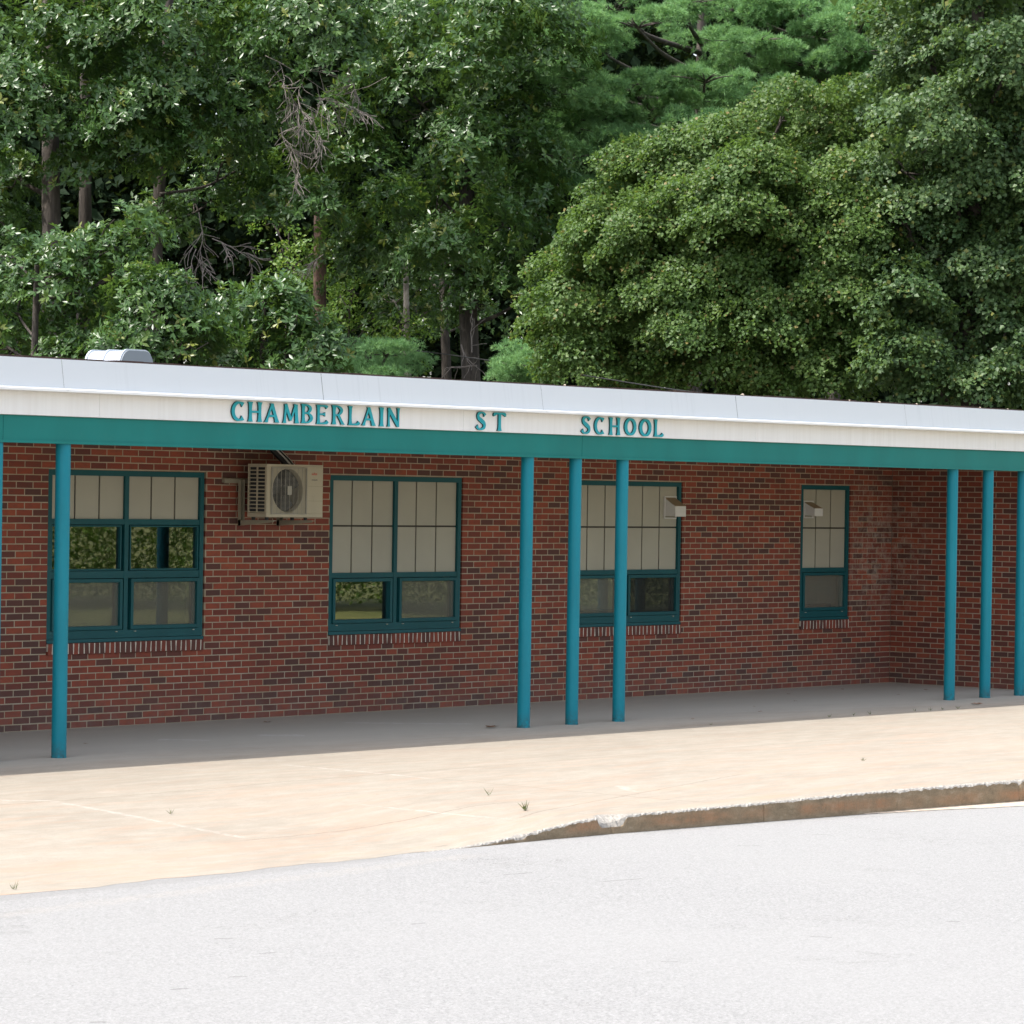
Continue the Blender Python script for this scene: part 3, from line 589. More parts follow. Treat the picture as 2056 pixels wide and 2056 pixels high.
mb.box(ax0 - .004, ax0 + .010, (ay0 + ay1) / 2 - .005, (ay0 + ay1) / 2 + .008, az0 + .04, az1 - .02)
mb.build('side_louvre', M['beige'], ac)
mb = MB(); mb.box(ax0 + .02, ax0 + .03, ay0 + .04, ay1 - .02, az0 + .045, az1 - .025); mb.box(ax0 + .03, ax0 + .58, ay1 - .03, ay1 - .02, az0 + .045, az1 - .025); mb.build('heat_exchanger', M['fin'], ac)
mb = MB()
for k in range(9): xx = ax0 + .075 + k * .0608; mb.box(xx - .0015, xx + .0015, ay0 - .014, ay0 - .011, az0 + .035, az1 - .035)
for k in range(38): zz = az0 + .04 + k * .0123; mb.box(ax0 + .07, ax0 + .565, ay0 - .0115, ay0 - .0095, zz, zz + .0022)
ring(mb, ax0 + .062, ax0 + .573, az0 + .030, az1 - .032, .006, ay0 - .014, ay0 + .003); mb.box(cx - .03, cx + .03, ay0 - .016, ay0 - .010, cz - .045, cz + .045)
mb.build('fan_grille', M['grille'], ac)
mb = MB(); mb.tube([(cx, ay0 + .03, cz), (cx, ay0 + .10, cz)], .055, 24)
for k in range(3):
    a0 = k * 2.094; V = []
    for i in range(7):
        for j in range(5):
            r = .05 + (rr * .93 - .05) * i / 6; an = a0 + (j / 4) * (1.35 - .25 * i / 6) + .25 * i / 6; V.append((cx + r * math.cos(an), ay0 + .045 + .04 * j / 4, cz + r * math.sin(an)))
    mb.add(V, [(i * 5 + j, i * 5 + j + 1, (i + 1) * 5 + j + 1, (i + 1) * 5 + j) for i in range(6) for j in range(4)], 0, True)
mb.build('fan', M['fan'], ac)
mb = MB(); zt = az1 - .105; lx = ax0 + .655
for k, h in enumerate((.022, .014, .03, .022, .018, .022)): mb.box(lx + k * .0135, lx + k * .0135 + .0065, ay0 - .0015, ay0 + .001, zt, zt + h)
mb.box(lx - .003, lx + .03, ay0 - .0018, ay0 + .001, zt + .001, zt + .0055); mb.box(lx + .028, lx + .075, ay0 - .0018, ay0 + .001, zt + .0095, zt + .0135); mb.build('brand_mark', M['red_mark'], ac)
mb = MB()
for k in range(8): mb.box(lx + k * .0105, lx + k * .0105 + .0062, ay0 - .0015, ay0 + .001, zt - .055, zt - .055 + (.010 if k % 3 else .013))
mb.build('model_mark', M['grey_mark'], ac)
for sz in (.222, .372): mb = MB(); mb.box(ax0 + .60, ax1 - .004, ay0 - .0012, ay0 + .001, az1 - sz, az1 - sz + .0025); mb.build('panel_seam', M['beige_b'], ac)
for dx, mt, r in ((0, 'black', .028), (.055, 'silver', .018), (.075, 'black', .024), (.105, 'silver', .014)):
    mb = MB(); bx = -11.36 + dx; mb.tube([Vector(p) for p in [(bx - .09, -.03, 3.02), (bx - .09, -.05, 2.86), (bx - .06, -.10, 2.76), (bx + .0, -.17, 2.67), (bx + .05, -.23, 2.58)]], r, 10); mb.build('refrigerant_line', M[mt], ac)
br = empty('wall_bracket', (-11.5, -.2, 1.99), label='beige steel wall bracket carrying the air conditioner', cat='bracket')
mb = MB(); mb.box(-12.054, -11.08, -.045, -.002, 2.425, 2.463); mb.box(-12.054, -11.08, -.046, -.030, 2.418, 2.424); mb.build('cross_rail', M['beige_b'], br)
for xx in (-11.862, -11.30):
    mb = MB(); mb.box(xx, xx + .04, -.05, -.046, 1.985, 2.455); mb.box(xx, xx + .004, -.085, -.05, 1.985, 2.455); mb.box(xx + .04, xx + .044, -.10, -.046, 1.99, 2.455)
    mb.build('upright', M['beige_b'], br)
    mb = MB(); P = [(-.05, 1.985), (-.05, 2.045), (-.56, 2.052), (-.56, 2.030)]; mb.add([(xx, y, z) for y, z in P] + [(xx + .004, y, z) for y, z in P], [(0, 1, 2, 3), (7, 6, 5, 4), (0, 4, 5, 1), (1, 5, 6, 2), (2, 6, 7, 3), (3, 7, 4, 0)])
    mb.box(xx + .004, xx + .045, -.56, -.05, 2.042, 2.048); mb.build('arm', M['beige_b'], br)
    for yy in (-.44, -.25): mb = MB(); mb.tube([(xx + .022, yy, 2.048), (xx + .022, yy, 2.080)], .02, 10); mb.build('rubber_foot', M['black'], br)

# ------------------------------------------------------------------ vent hoods on the window panels
def hood(x0, x1, z0, z1, name, lab):
    root = empty(name, ((x0 + x1) / 2, .07, z0), label=lab, cat='vent', group='exhaust hoods on the window panels')
    mb = MB(); ring(mb, x0, x1, z0, z1, .014, .022, .037); mb.build('flange', M['vent'], root)
    a, b = x0 + .014, x1 - .016; t, bm = z1 - .022, z0 + .032; zf = bm + (t - bm) * .54; yf = -.125
    mb = MB(); P = [(.03, bm), (.03, t), (yf, zf), (yf, bm + .0)]
    mb.add([(a, y, z) for y, z in P], [(0, 1, 2, 3)]); mb.add([(b, y, z) for y, z in P], [(3, 2, 1, 0)]); mb.add([(a, yf, bm), (b, yf, bm), (b, yf, zf), (a, yf, zf)], [(0, 1, 2, 3)])
    mb.box(a - .002, b + .002, yf - .004, yf, bm - .004, zf + .003); mb.build('hood', M['vent'], root)
    mb = MB(); mb.add([(a - .002, .03, t + .003), (b + .002, .03, t + .003), (b + .002, yf - .003, zf + .004), (a - .002, yf - .003, zf + .004), (a - .002, .03, t), (b + .002, .03, t), (b + .002, yf - .003, zf + .001), (a - .002, yf - .003, zf + .001)],
                           [(0, 1, 2, 3), (7, 6, 5, 4), (0, 3, 7, 4), (1, 5, 6, 2), (3, 2, 6, 7)]); mb.build('hood_top', M['vent_tan'], root)
hood(-4.715, -4.485, 2.09, 2.358, 'vent_hood', 'larger looking white vent hood on the wide window right of the three close columns')
hood(-1.900, -1.700, 2.11, 2.328, 'vent_hood', 'small white vent hood on the narrow window near the inner corner')

# ------------------------------------------------------------------ roof duct
rv = empty('roof_duct', (-9.52, 4.3, 3.40), label='silver barrel topped roof duct above the canopy edge at left', cat='roof duct')
prof_ = [(-.25, 0), (-.25, .33)] + [(-.25 + .13 - .13 * math.cos(a), .36 + .175 * math.sin(a)) for a in np.linspace(.15, 1.5, 7)] + [(.25 - .13 + .13 * math.cos(a), .36 + .175 * math.sin(a)) for a in np.linspace(1.5, .15, 7)] + [(.25, .33), (.25, 0)]
def barrel(y0, y1, sc, nm, mt):
    mb = MB(); n = len(prof_); vs = [(-9.52 + x * sc, y0, 3.40 + z * (1 + (sc - 1) * .8)) for x, z in prof_] + [(-9.52 + x * sc, y1, 3.40 + z * (1 + (sc - 1) * .8)) for x, z in prof_]
    mb.add(vs, [(i, i + 1, n + i + 1, n + i) for i in range(n - 1)], 0, False); mb.add(vs, [tuple(range(n)), tuple(range(2 * n - 1, n - 1, -1))]); mb.build(nm, M[mt], rv)
barrel(4.015, 4.62, 1.0, 'barrel', 'galv'); barrel(4.0, 4.014, 1.005, 'end_cap', 'galv_shaded')
for y in (4.02, 4.31, 4.60): barrel(y, y + .022, 1.045, 'rib', 'galv')
# debris on the roof edge
for k, (x, s_) in enumerate(((-6.9, .02), (-4.9, .014), (-4.3, .016), (-3.55, .014), (-2.2, .012), (-1.6, .012), (-9.9, .013))):
    bm = bmesh.new(); bmesh.ops.create_icosphere(bm, subdivisions=2, radius=s_)
    for v in bm.verts: v.co *= random.uniform(.75, 1.2); v.co.z *= .7
    me = bpy.data.meshes.new('roof_pebble'); bm.to_mesh(me); bm.free(); o = link('roof_pebble', me, M['sand']); o.location = (x, -2.735, 3.466)
    tag(o, 'small pale stone on the edge of the white coping, ' + ('second', 'third', 'fourth', 'fifth', 'sixth', 'rightmost', 'leftmost')[k] + ' of seven', 'stone', 'stones on the roof edge')

# ------------------------------------------------------------------ foliage tools (numpy)
def leaves_mesh(name, C, D, Nn, Ln, Wd, tone, mat, parent, fold=.18, wid_at=.45, **k):
    """C base points, D leaf directions, Nn normals, Ln lengths, Wd widths -> folded kite leaves"""
    n = len(C); D = D / np.linalg.norm(D, axis=1)[:, None]; Sd = np.cross(D, Nn); Sd /= np.linalg.norm(Sd, axis=1)[:, None] + 1e-9; Nn = np.cross(Sd, D)
    L = Ln[:, None]; W = Wd[:, None]; up = Nn * W * fold
    v = np.stack([C, C + D * L * wid_at + Sd * W / 2 + up, C + D * L, C + D * L * wid_at - Sd * W / 2 + up], 1).reshape(-1, 3)
    b = np.arange(n) * 4; tri = np.stack([np.stack([b, b + 1, b + 2], 1), np.stack([b, b + 2, b + 3], 1)], 1).reshape(-1)
    me = bpy.data.meshes.new(name); me.vertices.add(len(v)); me.vertices.foreach_set('co', v.astype(np.float32).ravel()); me.loops.add(len(tri)); me.loops.foreach_set('vertex_index', tri.astype(np.int32))
    me.polygons.add(2 * n); me.polygons.foreach_set('loop_start', (np.arange(2 * n) * 3).astype(np.int32)); me.update(calc_edges=True)
    a = me.attributes.new('tone', 'FLOAT', 'FACE'); a.data.foreach_set('value', np.repeat(tone, 2).astype(np.float32)); me.materials.append(mat)
    o = bpy.data.objects.new(name, me); COL.objects.link(o)
    if parent is not None: o.parent = parent; o.matrix_parent_inverse = Matrix.Translation(parent.location).inverted()
    return tag(o, **k)
def unit(n): v = rng.normal(size=(n, 3)); return v / np.linalg.norm(v, axis=1)[:, None]
TOC = np.array((-FW.x, -FW.y, 0.0)); TOC /= np.linalg.norm(TOC)
def spray_centres(blobs, dens):
    """boughs near the surface of each blob; returns centre, outward direction, radius"""
    Cc, O, Rr = [], [], []
    for (c, r, fl) in blobs:
        n = max(5, int(dens * r * r)); u = unit(n * 2); u = u[(u[:, 2] > -.75)][:n]; rad = r * rng.uniform(.45, 1.15, len(u)); p = np.array(c) + u * rad[:, None] * np.array((1, 1, fl)); Cc.append(p); O.append(u); Rr.append(np.full(len(u), r))
    return np.concatenate(Cc), np.concatenate(O), np.concatenate(Rr)
def broadleaf(blobs, dens, per, rs, ls, whorl=0, big=1.0):
    Cc, O, Rr = spray_centres(blobs, dens); out = []
    for c, o, r in zip(Cc, O, Rr):
        sr = rs * rng.uniform(.6, 1.35); n = int(per * (sr / rs) ** 2)
        if whorl: n = max(3, n // whorl)
        u = rng.uniform(size=n) ** .5 * sr; a = rng.uniform(0, 2 * math.pi, n); ex = np.array((o[0], o[1], 0)); ex = ex / (np.linalg.norm(ex) + 1e-6); ey = np.array((-ex[1], ex[0], 0))
        slope = np.array((0, 0, 1.0)) * .8 + ex * .55; slope /= np.linalg.norm(slope); e1 = ex - slope * ex.dot(slope); e1 /= np.linalg.norm(e1) + 1e-9; e2 = np.cross(slope, e1)
        P = c + e1 * (np.cos(a) * u)[:, None] * 1.15 + e2 * (np.sin(a) * u)[:, None] + slope * ((1 - (u / sr) ** 2) * sr * .35 + rng.normal(0, .09 * sr + .02, n))[:, None]
        tn = np.clip(rng.normal(rng.uniform(.3, .65), .17, n), 0, 1); tn[rng.uniform(size=n) < .02] = 1.0
        rad = (e1 * np.cos(a)[:, None] + e2 * np.sin(a)[:, None])
        if whorl:
            k = whorl; P = np.repeat(P, k, 0); tn = np.repeat(tn, k); ax = np.repeat(rad * .5 + slope * .7 + o * .4 + unit(n) * .35, k, 0); ax /= np.linalg.norm(ax, axis=1)[:, None]
            q_ = unit(len(P)); q_ -= ax * (q_ * ax).sum(1)[:, None]; q_ /= np.linalg.norm(q_, axis=1)[:, None]; D = q_ + ax * rng.uniform(-.1, .7, len(P))[:, None]; Nn = ax + unit(len(P)) * .35
        else:
            D = rad * .5 + unit(n) * .8 + np.array((0, 0, -.25)); Nn = slope * .75 + o * .35 + unit(n) * .55
        L = ls * rng.uniform(.65, 1.25, len(P)) * big; out.append((P, D, Nn, L, tn))
    return [np.concatenate([x[i] for x in out]) for i in range(5)]
def trunk_tube(mb, pts, r0, r1, n=12, rough=.06):
    P = catmull([tuple(p) for p in pts], 5); k = len(P); mb.tube([Vector(p) for p in P], [r0 + (r1 - r0) * (i / (k - 1)) for i in range(k)], n, rough=rough)
def tree(name, label, cat, base, top, r, blobs, mat, dens=16, per=90, rs=.42, ls=.09, wr=.85, whorl=0, bark_='bark', group=None, lean=(0, 0), limb=True, tops=None, wid_at=.5, fold=.18):
    base = Vector(base); root = empty(name, base, label=label, cat=cat, group=group); mb = MB(); top = Vector(top)
    mid = base.lerp(top, .5) + Vector((random.uniform(-.15, .15), random.uniform(-.15, .15), 0)); trunk_tube(mb, [base, base.lerp(mid, .5), mid, mid.lerp(top, .5), top], r, r * .35)
    if limb:
        for (c, rr_, fl) in blobs:
            c = Vector(c)
            if math.hypot(c.x - top.x, c.y - top.y) > 1.7: continue
            t = min(.95, max(.15, (c.z - rr_ * .9 - base.z) / max(.5, (top.z - base.z)))); s = base.lerp(top, t); m_ = s.lerp(c, .55) + Vector((0, 0, -.12 * (c - s).length + .1)); trunk_tube(mb, [s, m_, c], r * .2, .02, 7)
            for k in range(3):
                e = c + Vector(unit(1)[0]) * rr_ * .6; trunk_tube(mb, [m_.lerp(c, random.uniform(.2, .9)), m_.lerp(e, .6) + Vector((0, 0, random.uniform(-.1, .2))), e], .022, .006, 5)
    mb.build('trunk', M[bark_], root)
    P, D, Nn, L, tn = broadleaf(blobs, dens, per, rs, ls, whorl); leaves_mesh('crown', P, D, Nn, L, L * wr, tn, M[mat], root, fold, wid_at)
    if tops:
        P, D, Nn, L, tn = broadleaf(tops, 9, 60, .8, .22, 0); leaves_mesh('upper_crown', P, D, Nn, L, L * .8, tn, M[mat], root)
    return root
def B(lst, d, jit=1.2, fl=.8):
    out = []
    for i, t in enumerate(lst):
        x, y, r = t[:3]; dd = d + (t[3] if len(t) > 3 else random.uniform(-jit, jit)); out.append((tuple(atd(x, y, dd)), r, fl))
    return out
def gnd(dx, d, dy=760):
    p = atd(dx, dy, d); return (p.x, p.y, -.1)
def up(dx, dy, d): return tuple(atd(dx, dy, d))
def tops(lst, d): return [(tuple(atd(x, y, d + random.uniform(-1, 1.5))), r, .8) for x, y, r in lst]

# front young oaks
OK = dict(mat='oak', whorl=6, dens=15, per=230, rs=.44, ls=.135, wr=.36, wid_at=.55, fold=.1)
tree('oak_tree', 'young glossy leaved oak just above the roof line in the lower left corner', 'tree', gnd(60, 57), up(70, 500, 57), .12,
     B([(20, 560, .85), (95, 520, .8), (30, 640, .75), (110, 665, .55), (165, 600, .7), (190, 480, .75), (240, 510, .6), (150, 690, .45), (-40, 600, .9), (235, 440, .5), (20, 480, .5)], 57.5, .7), **OK)
tree('oak_tree', 'bright young oak bush directly above the silver roof duct', 'tree', gnd(290, 56), up(290, 560, 56), .09,
     B([(285, 610, .62), (330, 590, .5), (262, 570, .38), (310, 665, .62), (365, 650, .5), (245, 650, .42), (320, 560, .3), (275, 700, .5)], 56.5, .4), **OK)
tree('oak_tree', 'low dark oak standing between the silver roof duct and the wire', 'tree', gnd(500, 58), up(500, 560, 58), .1,
     B([(440, 640, .6), (500, 610, .6), (560, 650, .65), (480, 690, .55), (600, 690, .45), (400, 690, .5), (530, 590, .35), (430, 590, .4), (610, 640, .35), (560, 710, .5)], 58, .5), **OK)
# big oaks at left
BO = dict(mat='oak', whorl=6, dens=10, per=330, rs=.60, ls=.145, wr=.36, wid_at=.55, fold=.1)
tree('oak_tree', 'tall oak with the thickest trunk at the far left', 'tree', gnd(108, 69), up(90, -250, 69), .30,
     B([(105, 95, .6, -2), (125, 225, .45, -2), (20, 190, .95, -2.5), (-30, 100, 1.1, -2), (40, 240, .7, -2.5), (90, 30, .7, -2), (-60, 260, 1.0, -2), (20, 330, .5, 0), (10, 430, .8, 1)], 69),
     tops=tops([(-260, -150, 2.0), (-300, 100, 2.2), (-220, 330, 2.0)], 71), **BO)
tree('oak_tree', 'dark trunked oak close behind the thickest left trunk', 'tree', gnd(150, 71), up(160, -300, 71), .20,
     B([(160, 300, .4, -2.5), (170, 40, .8, -3), (230, 90, 1.0, -3), (300, 20, 1.1, -3), (200, 190, .85, -3), (270, 200, .9, -3), (330, 130, .9, -2.5), (240, 270, .6, -2.5)], 70),
     tops=tops([(220, -180, 1.5), (340, -220, 1.5)], 74), **BO)
oakC = tree('oak_tree', 'wide oak with dead grey branches hanging in its crown', 'tree', gnd(268, 70), up(330, -200, 70), .20,
     B([(390, 70, 1.0), (430, 200, .9), (380, 260, .8, -1.5), (480, 60, .9), (330, 310, .7, -1.5), (520, 230, .8, 1), (600, 30, 1.1, -1.5), (640, 90, .7, -2), (450, 320, .7, 1.5), (560, 320, .8, 1.5), (640, 250, .8, 2), (400, 380, .6, 2), (480, 400, .8, 2), (600, 390, .6, -1.5), (560, 380, .5, -1), (300, 420, .5, 1)], 69.5),
     tops=tops([(450, -150, 1.6), (620, -160, 1.6)], 74), **BO)
oakD = tree('oak_tree', 'broad dark oak with the lichen spotted trunk rising behind the word CHAMBERLAIN gap', 'tree', gnd(912, 72), up(880, -100, 72), .27,
     B([(890, 150, .8, -3), (880, 300, .8, -3), (900, 430, .8, -2.5), (845, 480, .6, -3), (905, 30, .9, -3), (720, 60, 1.0), (780, 180, 1.0), (820, 20, 1.1), (900, 90, 1.1), (1000, 40, 1.1, -2), (1040, 110, .9, -2), (960, 190, 1.0, -1.5), (870, 250, 1.0), (700, 330, .9), (740, 390, .6, -2), (985, 270, .7), (930, 330, .9), (820, 360, .9), (960, 410, .9), (1005, 360, .6), (680, 440, .7, 1), (780, 470, .7, .5), (870, 470, .8), (950, 500, .7), (1010, 470, .7), (900, 560, .5), (980, 570, .5), (700, 510, .5, 1)], 71.5),
     tops=tops([(760, -150, 1.6), (920, -150, 1.5)], 75), **BO)
oakD['label'] = 'broad dark oak with the thick lichen spotted trunk left of the maples'
# thinner trees between
tree('birch_tree', 'thin tree with a leaning pale trunk behind the roof', 'tree', gnd(800, 76, 790), up(765, 480, 76), .15,
     B([(740, 560, .7), (800, 590, .5), (770, 520, .7), (720, 600, .4)], 77, .6), 'oak', 12, 160, .45, .13, .38, 6, 'bark_pale')
bpy.data.objects['birch_tree'].name = 'leaning_tree'
tree('oak_tree', 'slim dark trunked tree between the leaning pale trunk and the thick spotted trunk', 'tree', gnd(845, 79), up(830, 380, 79), .18,
     B([(850, 540, .8), (800, 500, .8), (890, 600, .5), (830, 430, 1.0)], 80, .6), 'oak', 12, 160, .5, .13, .38, 6)
# maples
MP = dict(mat='maple', dens=44, per=170, rs=.33, ls=.074, wr=.95, wid_at=.45)
tree('maple_tree', 'rounded green maple filling the middle right above the roof', 'tree', gnd(1340, 63), up(1400, 300, 63), .2,
     B([(1085, 560, .85), (1060, 640, .6), (1100, 680, .7), (1045, 510, .4), (1150, 450, .9), (1120, 390, .5), (1235, 370, .9), (1190, 310, .5), (1300, 320, .8), (1380, 300, .9), (1450, 250, .8), (1490, 200, .45), (1560, 230, .7), (1610, 260, .5), (1600, 330, .8), (1530, 350, 1.0), (1440, 400, 1.1), (1340, 440, 1.1), (1230, 500, 1.0), (1170, 580, .9), (1260, 620, 1.0), (1180, 690, .7), (1360, 560, 1.1), (1480, 520, 1.1), (1580, 470, 1.0), (1560, 600, 1.0), (1450, 640, .9), (1340, 680, .8), (1540, 690, .8), (1260, 720, .6), (1430, 730, .6), (1620, 560, .8), (1620, 690, .6), (1400, 340, .8, -1.6), (1385, 400, .8, -2), (1440, 330, .7, -1.8), (1350, 380, .7, -1.6), (1560, 500, .8, -1.6), (1450, 600, .8, -1.8), (1290, 400, .8, -1), (1490, 450, .8, -1.4), (1390, 510, .9, -1.4), (1530, 410, .8, -1.3), (1260, 560, .8, -1.2), (1640, 420, .8, -.8), (1645, 620, .8, -.8), (1640, 310, .7, -.3), (1320, 620, .8, -1.4), (1500, 600, .8, -1.4), (1420, 690, .7, -1.2), (1210, 450, .7, -1), (1650, 520, .8, -.8), (1590, 180, .4), (1600, 440, .8, -1.8), (1600, 540, .8, -1.8), (1605, 640, .8, -1.5), (1590, 360, .7, -1.6), (1560, 700, .6, -1.5)], 62.5, .9), **MP)
MP2 = dict(MP); MP2.update(mat='maple2', ls=.088, per=135, dens=40)
tree('maple_tree', 'tall maple with grey green leaves at the right edge', 'tree', gnd(1800, 61), up(1850, -200, 61), .24,
     B([(1740, 110, .9, 2), (1820, 60, 1.1), (1900, 130, 1.1), (1700, 60, .7, 3), (1690, 190, .6, 2), (1760, 230, 1.0), (1860, 260, 1.1), (1940, 250, 1.0), (1700, 320, .8), (1800, 360, 1.0), (1910, 390, 1.1), (1690, 430, .8), (1780, 480, .9), (1870, 520, .9), (1960, 520, 1.0), (1700, 560, .8), (1790, 610, .9), (1900, 640, .9), (1690, 680, .7), (1760, 720, .6), (1850, 730, .7), (1960, 700, .8), (1980, 380, 1.0)], 60.5, .9),
     tops=tops([(1800, -200, 1.9), (1960, -120, 1.9), (1900, -350, 2.0), (1700, -90, 1.2)], 61), **MP2)
# white pine: layered boughs of needle tufts
def needles(tufts, dirs, nn, ln, wd, name, parent, mat):
    n = len(tufts); C = np.repeat(tufts, nn, 0); ax = np.repeat(dirs, nn, 0); D = ax * .75 + unit(n * nn) * .75; L = ln * rng.uniform(.7, 1.2, n * nn); tn = np.repeat(np.clip(rng.normal(.5, .2, n), 0, 1), nn)
    return leaves_mesh(name, C, D, unit(n * nn) + ax * .3, L, np.full(n * nn, wd), tn, M[mat], parent, 0, .3)
def pine(label, base, top, r, boughs, dens=58, nn=20, ln=.13, wd=.014):
    root = empty('pine_tree', base, label=label, cat='tree'); mb = MB(); trunk_tube(mb, [base, Vector(base).lerp(Vector(top), .5), top], r, r * .4); T = []; Dd = []
    for (c, rx, rz) in boughs:
        c = Vector(c); t = min(.97, max(.1, (c.z - .2 - base[2]) / (top[2] - base[2]))); s = Vector(base).lerp(Vector(top), t); trunk_tube(mb, [s, s.lerp(c, .6) + Vector((0, 0, -.15)), c], .07, .02, 6)
        out = (c - s); out.z = 0; out = out.normalized() if out.length > .01 else Vector((1, 0, 0)); side = Vector((-out.y, out.x, 0))
        for k in range(9):
            e = c + out * random.uniform(-.6, 1) * rx + side * random.uniform(-1, 1) * rx * .9 + Vector((0, 0, random.uniform(-.1, .5) * rz)); trunk_tube(mb, [c - out * rx * random.uniform(.2, .9), c.lerp(e, .5), e], .025, .006, 4)
        m_ = int(9 * rx)
        for k in range(max(5, m_)):                  # puffs within the bough
            pc = np.array(c) + np.array(out) * rng.uniform(-1, 1) * rx + np.array(side) * rng.uniform(-1, 1) * rx + np.array((0, 0, rng.uniform(-.6, .7) * rz)); pr = rng.uniform(.22, .42)
            n = int(dens * pr * pr * 12); u = unit(n); u[:, 2] = np.abs(u[:, 2]) * np.where(rng.uniform(size=n) < .8, 1, -1); T.append(pc + u * (rng.uniform(.5, 1, n)[:, None] * pr) * np.array((1.2, 1.2, .62))); Dd.append(u * .7 + np.array((0, 0, .5)) + np.array(out) * .35)
    mb.build('trunk', M['bark'], root); T = np.concatenate(T); Dd = np.concatenate(Dd); Dd /= np.linalg.norm(Dd, axis=1)[:, None]; needles(T, Dd, nn, ln, wd, 'crown', root, 'pine'); return root
PB = lambda L_, d: [(tuple(atd(x, y, d + random.uniform(-1.4, 1.2))), rx, rz) for x, y, rx, rz in L_]
pine('tall white pine with layered soft boughs behind the rounded maple', gnd(1310, 77), up(1330, -260, 77), .2,
     PB([(1180, 170, 1.0, .35), (1260, 160, 1.0, .3), (1330, 150, .9, .3), (1130, 230, .7, .3), (1170, 260, .8, .3), (1220, 210, 1.0, .35), (1100, 180, .7, .35), (1080, 300, .8, .25), (1120, 350, .8, .25), (1160, 290, .7, .3), (1300, 230, .9, .3), (1380, 190, .9, .3), (1150, 20, 1.1, .4), (1200, 50, .9, .3), (1120, 90, .8, .3), (1290, 10, .9, .3), (1060, 130, .6, .3), (1250, 300, .8, .3), (1050, 260, .6, .3), (1200, 330, .6, .3), (1110, 210, .8, .3), (1090, 150, .6, .3)], 72))
pine('dark trunked white pine further right reaching over both maples', gnd(1570, 79), up(1590, -260, 79), .22,
     PB([(1370, 85, .8, .3), (1430, 80, .9, .35), (1420, 130, 1.0, .3), (1480, 110, .9, .3), (1450, 180, .9, .3), (1530, 125, .7, .25), (1560, 110, .8, .28), (1610, 100, .8, .3), (1590, 140, .7, .25), (1520, 10, 1.0, .3), (1580, 15, .9, .3), (1480, 0, .9, .3), (1540, 60, .7, .25), (1630, 40, .8, .3), (1640, 170, .7, .3), (1500, 190, .8, .3), (1560, 200, .8, .3), (1400, 20, .7, .3), (1680, 110, .8, .3), (1350, 250, .8, .3), (1660, -20, .9, .3)], 75))
pine('small bright pine sapling beside the maple just above the roof', gnd(985, 66), up(985, 655, 66), .05, PB([(975, 690, .35, .2), (960, 712, .4, .15), (1000, 670, .3, .2), (990, 715, .4, .15), (1005, 700, .3, .2)], 66), 60, 14, .10, .012)
pine('wispy young pine low behind the wire', gnd(700, 69), up(700, 640, 69), .05, PB([(660, 690, .4, .2), (700, 700, .45, .2), (730, 670, .4, .2), (690, 660, .35, .2), (770, 690, .35, .2), (640, 700, .4, .15), (720, 715, .45, .15)], 69), 50, 12, .10, .010)
# sunlit understorey
SP = dict(mat='sap', dens=16, per=55, rs=.34, ls=.09, wr=.75)
tree('sapling', 'yellow green sapling in a gap between the dark oaks', 'tree', gnd(545, 80), up(545, 440, 80), .05, B([(530, 470, .5), (560, 500, .6), (545, 540, .6), (590, 480, .4), (520, 430, .4), (570, 580, .6), (600, 540, .4)], 80, .8), **SP)
tree('sapling', 'light green sapling right of the brown pole', 'tree', gnd(660, 78), up(660, 560, 78), .05, B([(650, 600, .55), (690, 620, .55), (640, 560, .4), (720, 590, .5), (670, 540, .4), (620, 640, .5), (700, 660, .5), (740, 640, .4)], 78, .8), **SP)
tree('sapling', 'sparse vine covered sapling beside the leaning trunk', 'tree', gnd(750, 74), up(755, 600, 74), .035, B([(745, 640, .4), (765, 680, .35), (740, 700, .35), (790, 640, .3), (760, 610, .35)], 74, .4), mat='sap', dens=18, per=40, rs=.3, ls=.085, wr=.8)
# brown pole and wire
mb = MB(); a, b = Vector(gnd(606, 74)), Vector(up(604, 400, 74)); mb.tube([a, a.lerp(b, .35), a.lerp(b, .7), b], [.17, .155, .145, .135], 16, rough=.01); o = mb.build('wooden_pole', M['bark_pole'])
tag(o, 'straight bare brown wooden pole among the trees', 'pole')
mb = MB(); P = [];
for px, py, d in ((640, 655, 73.5), (735, 690, 71), (900, 712, 68), (1060, 735, 64), (1200, 758, 60.5), (1360, 783, 57), (1500, 799, 53.5), (1640, 806, 50)): P.append(tuple(at(px, py, d)))
mb.tube([Vector(p) for p in catmull(P, 6)], .012, 6); o = mb.build('overhead_wire', M['black']); tag(o, 'thin black overhead wire sagging behind the roof', 'wire')
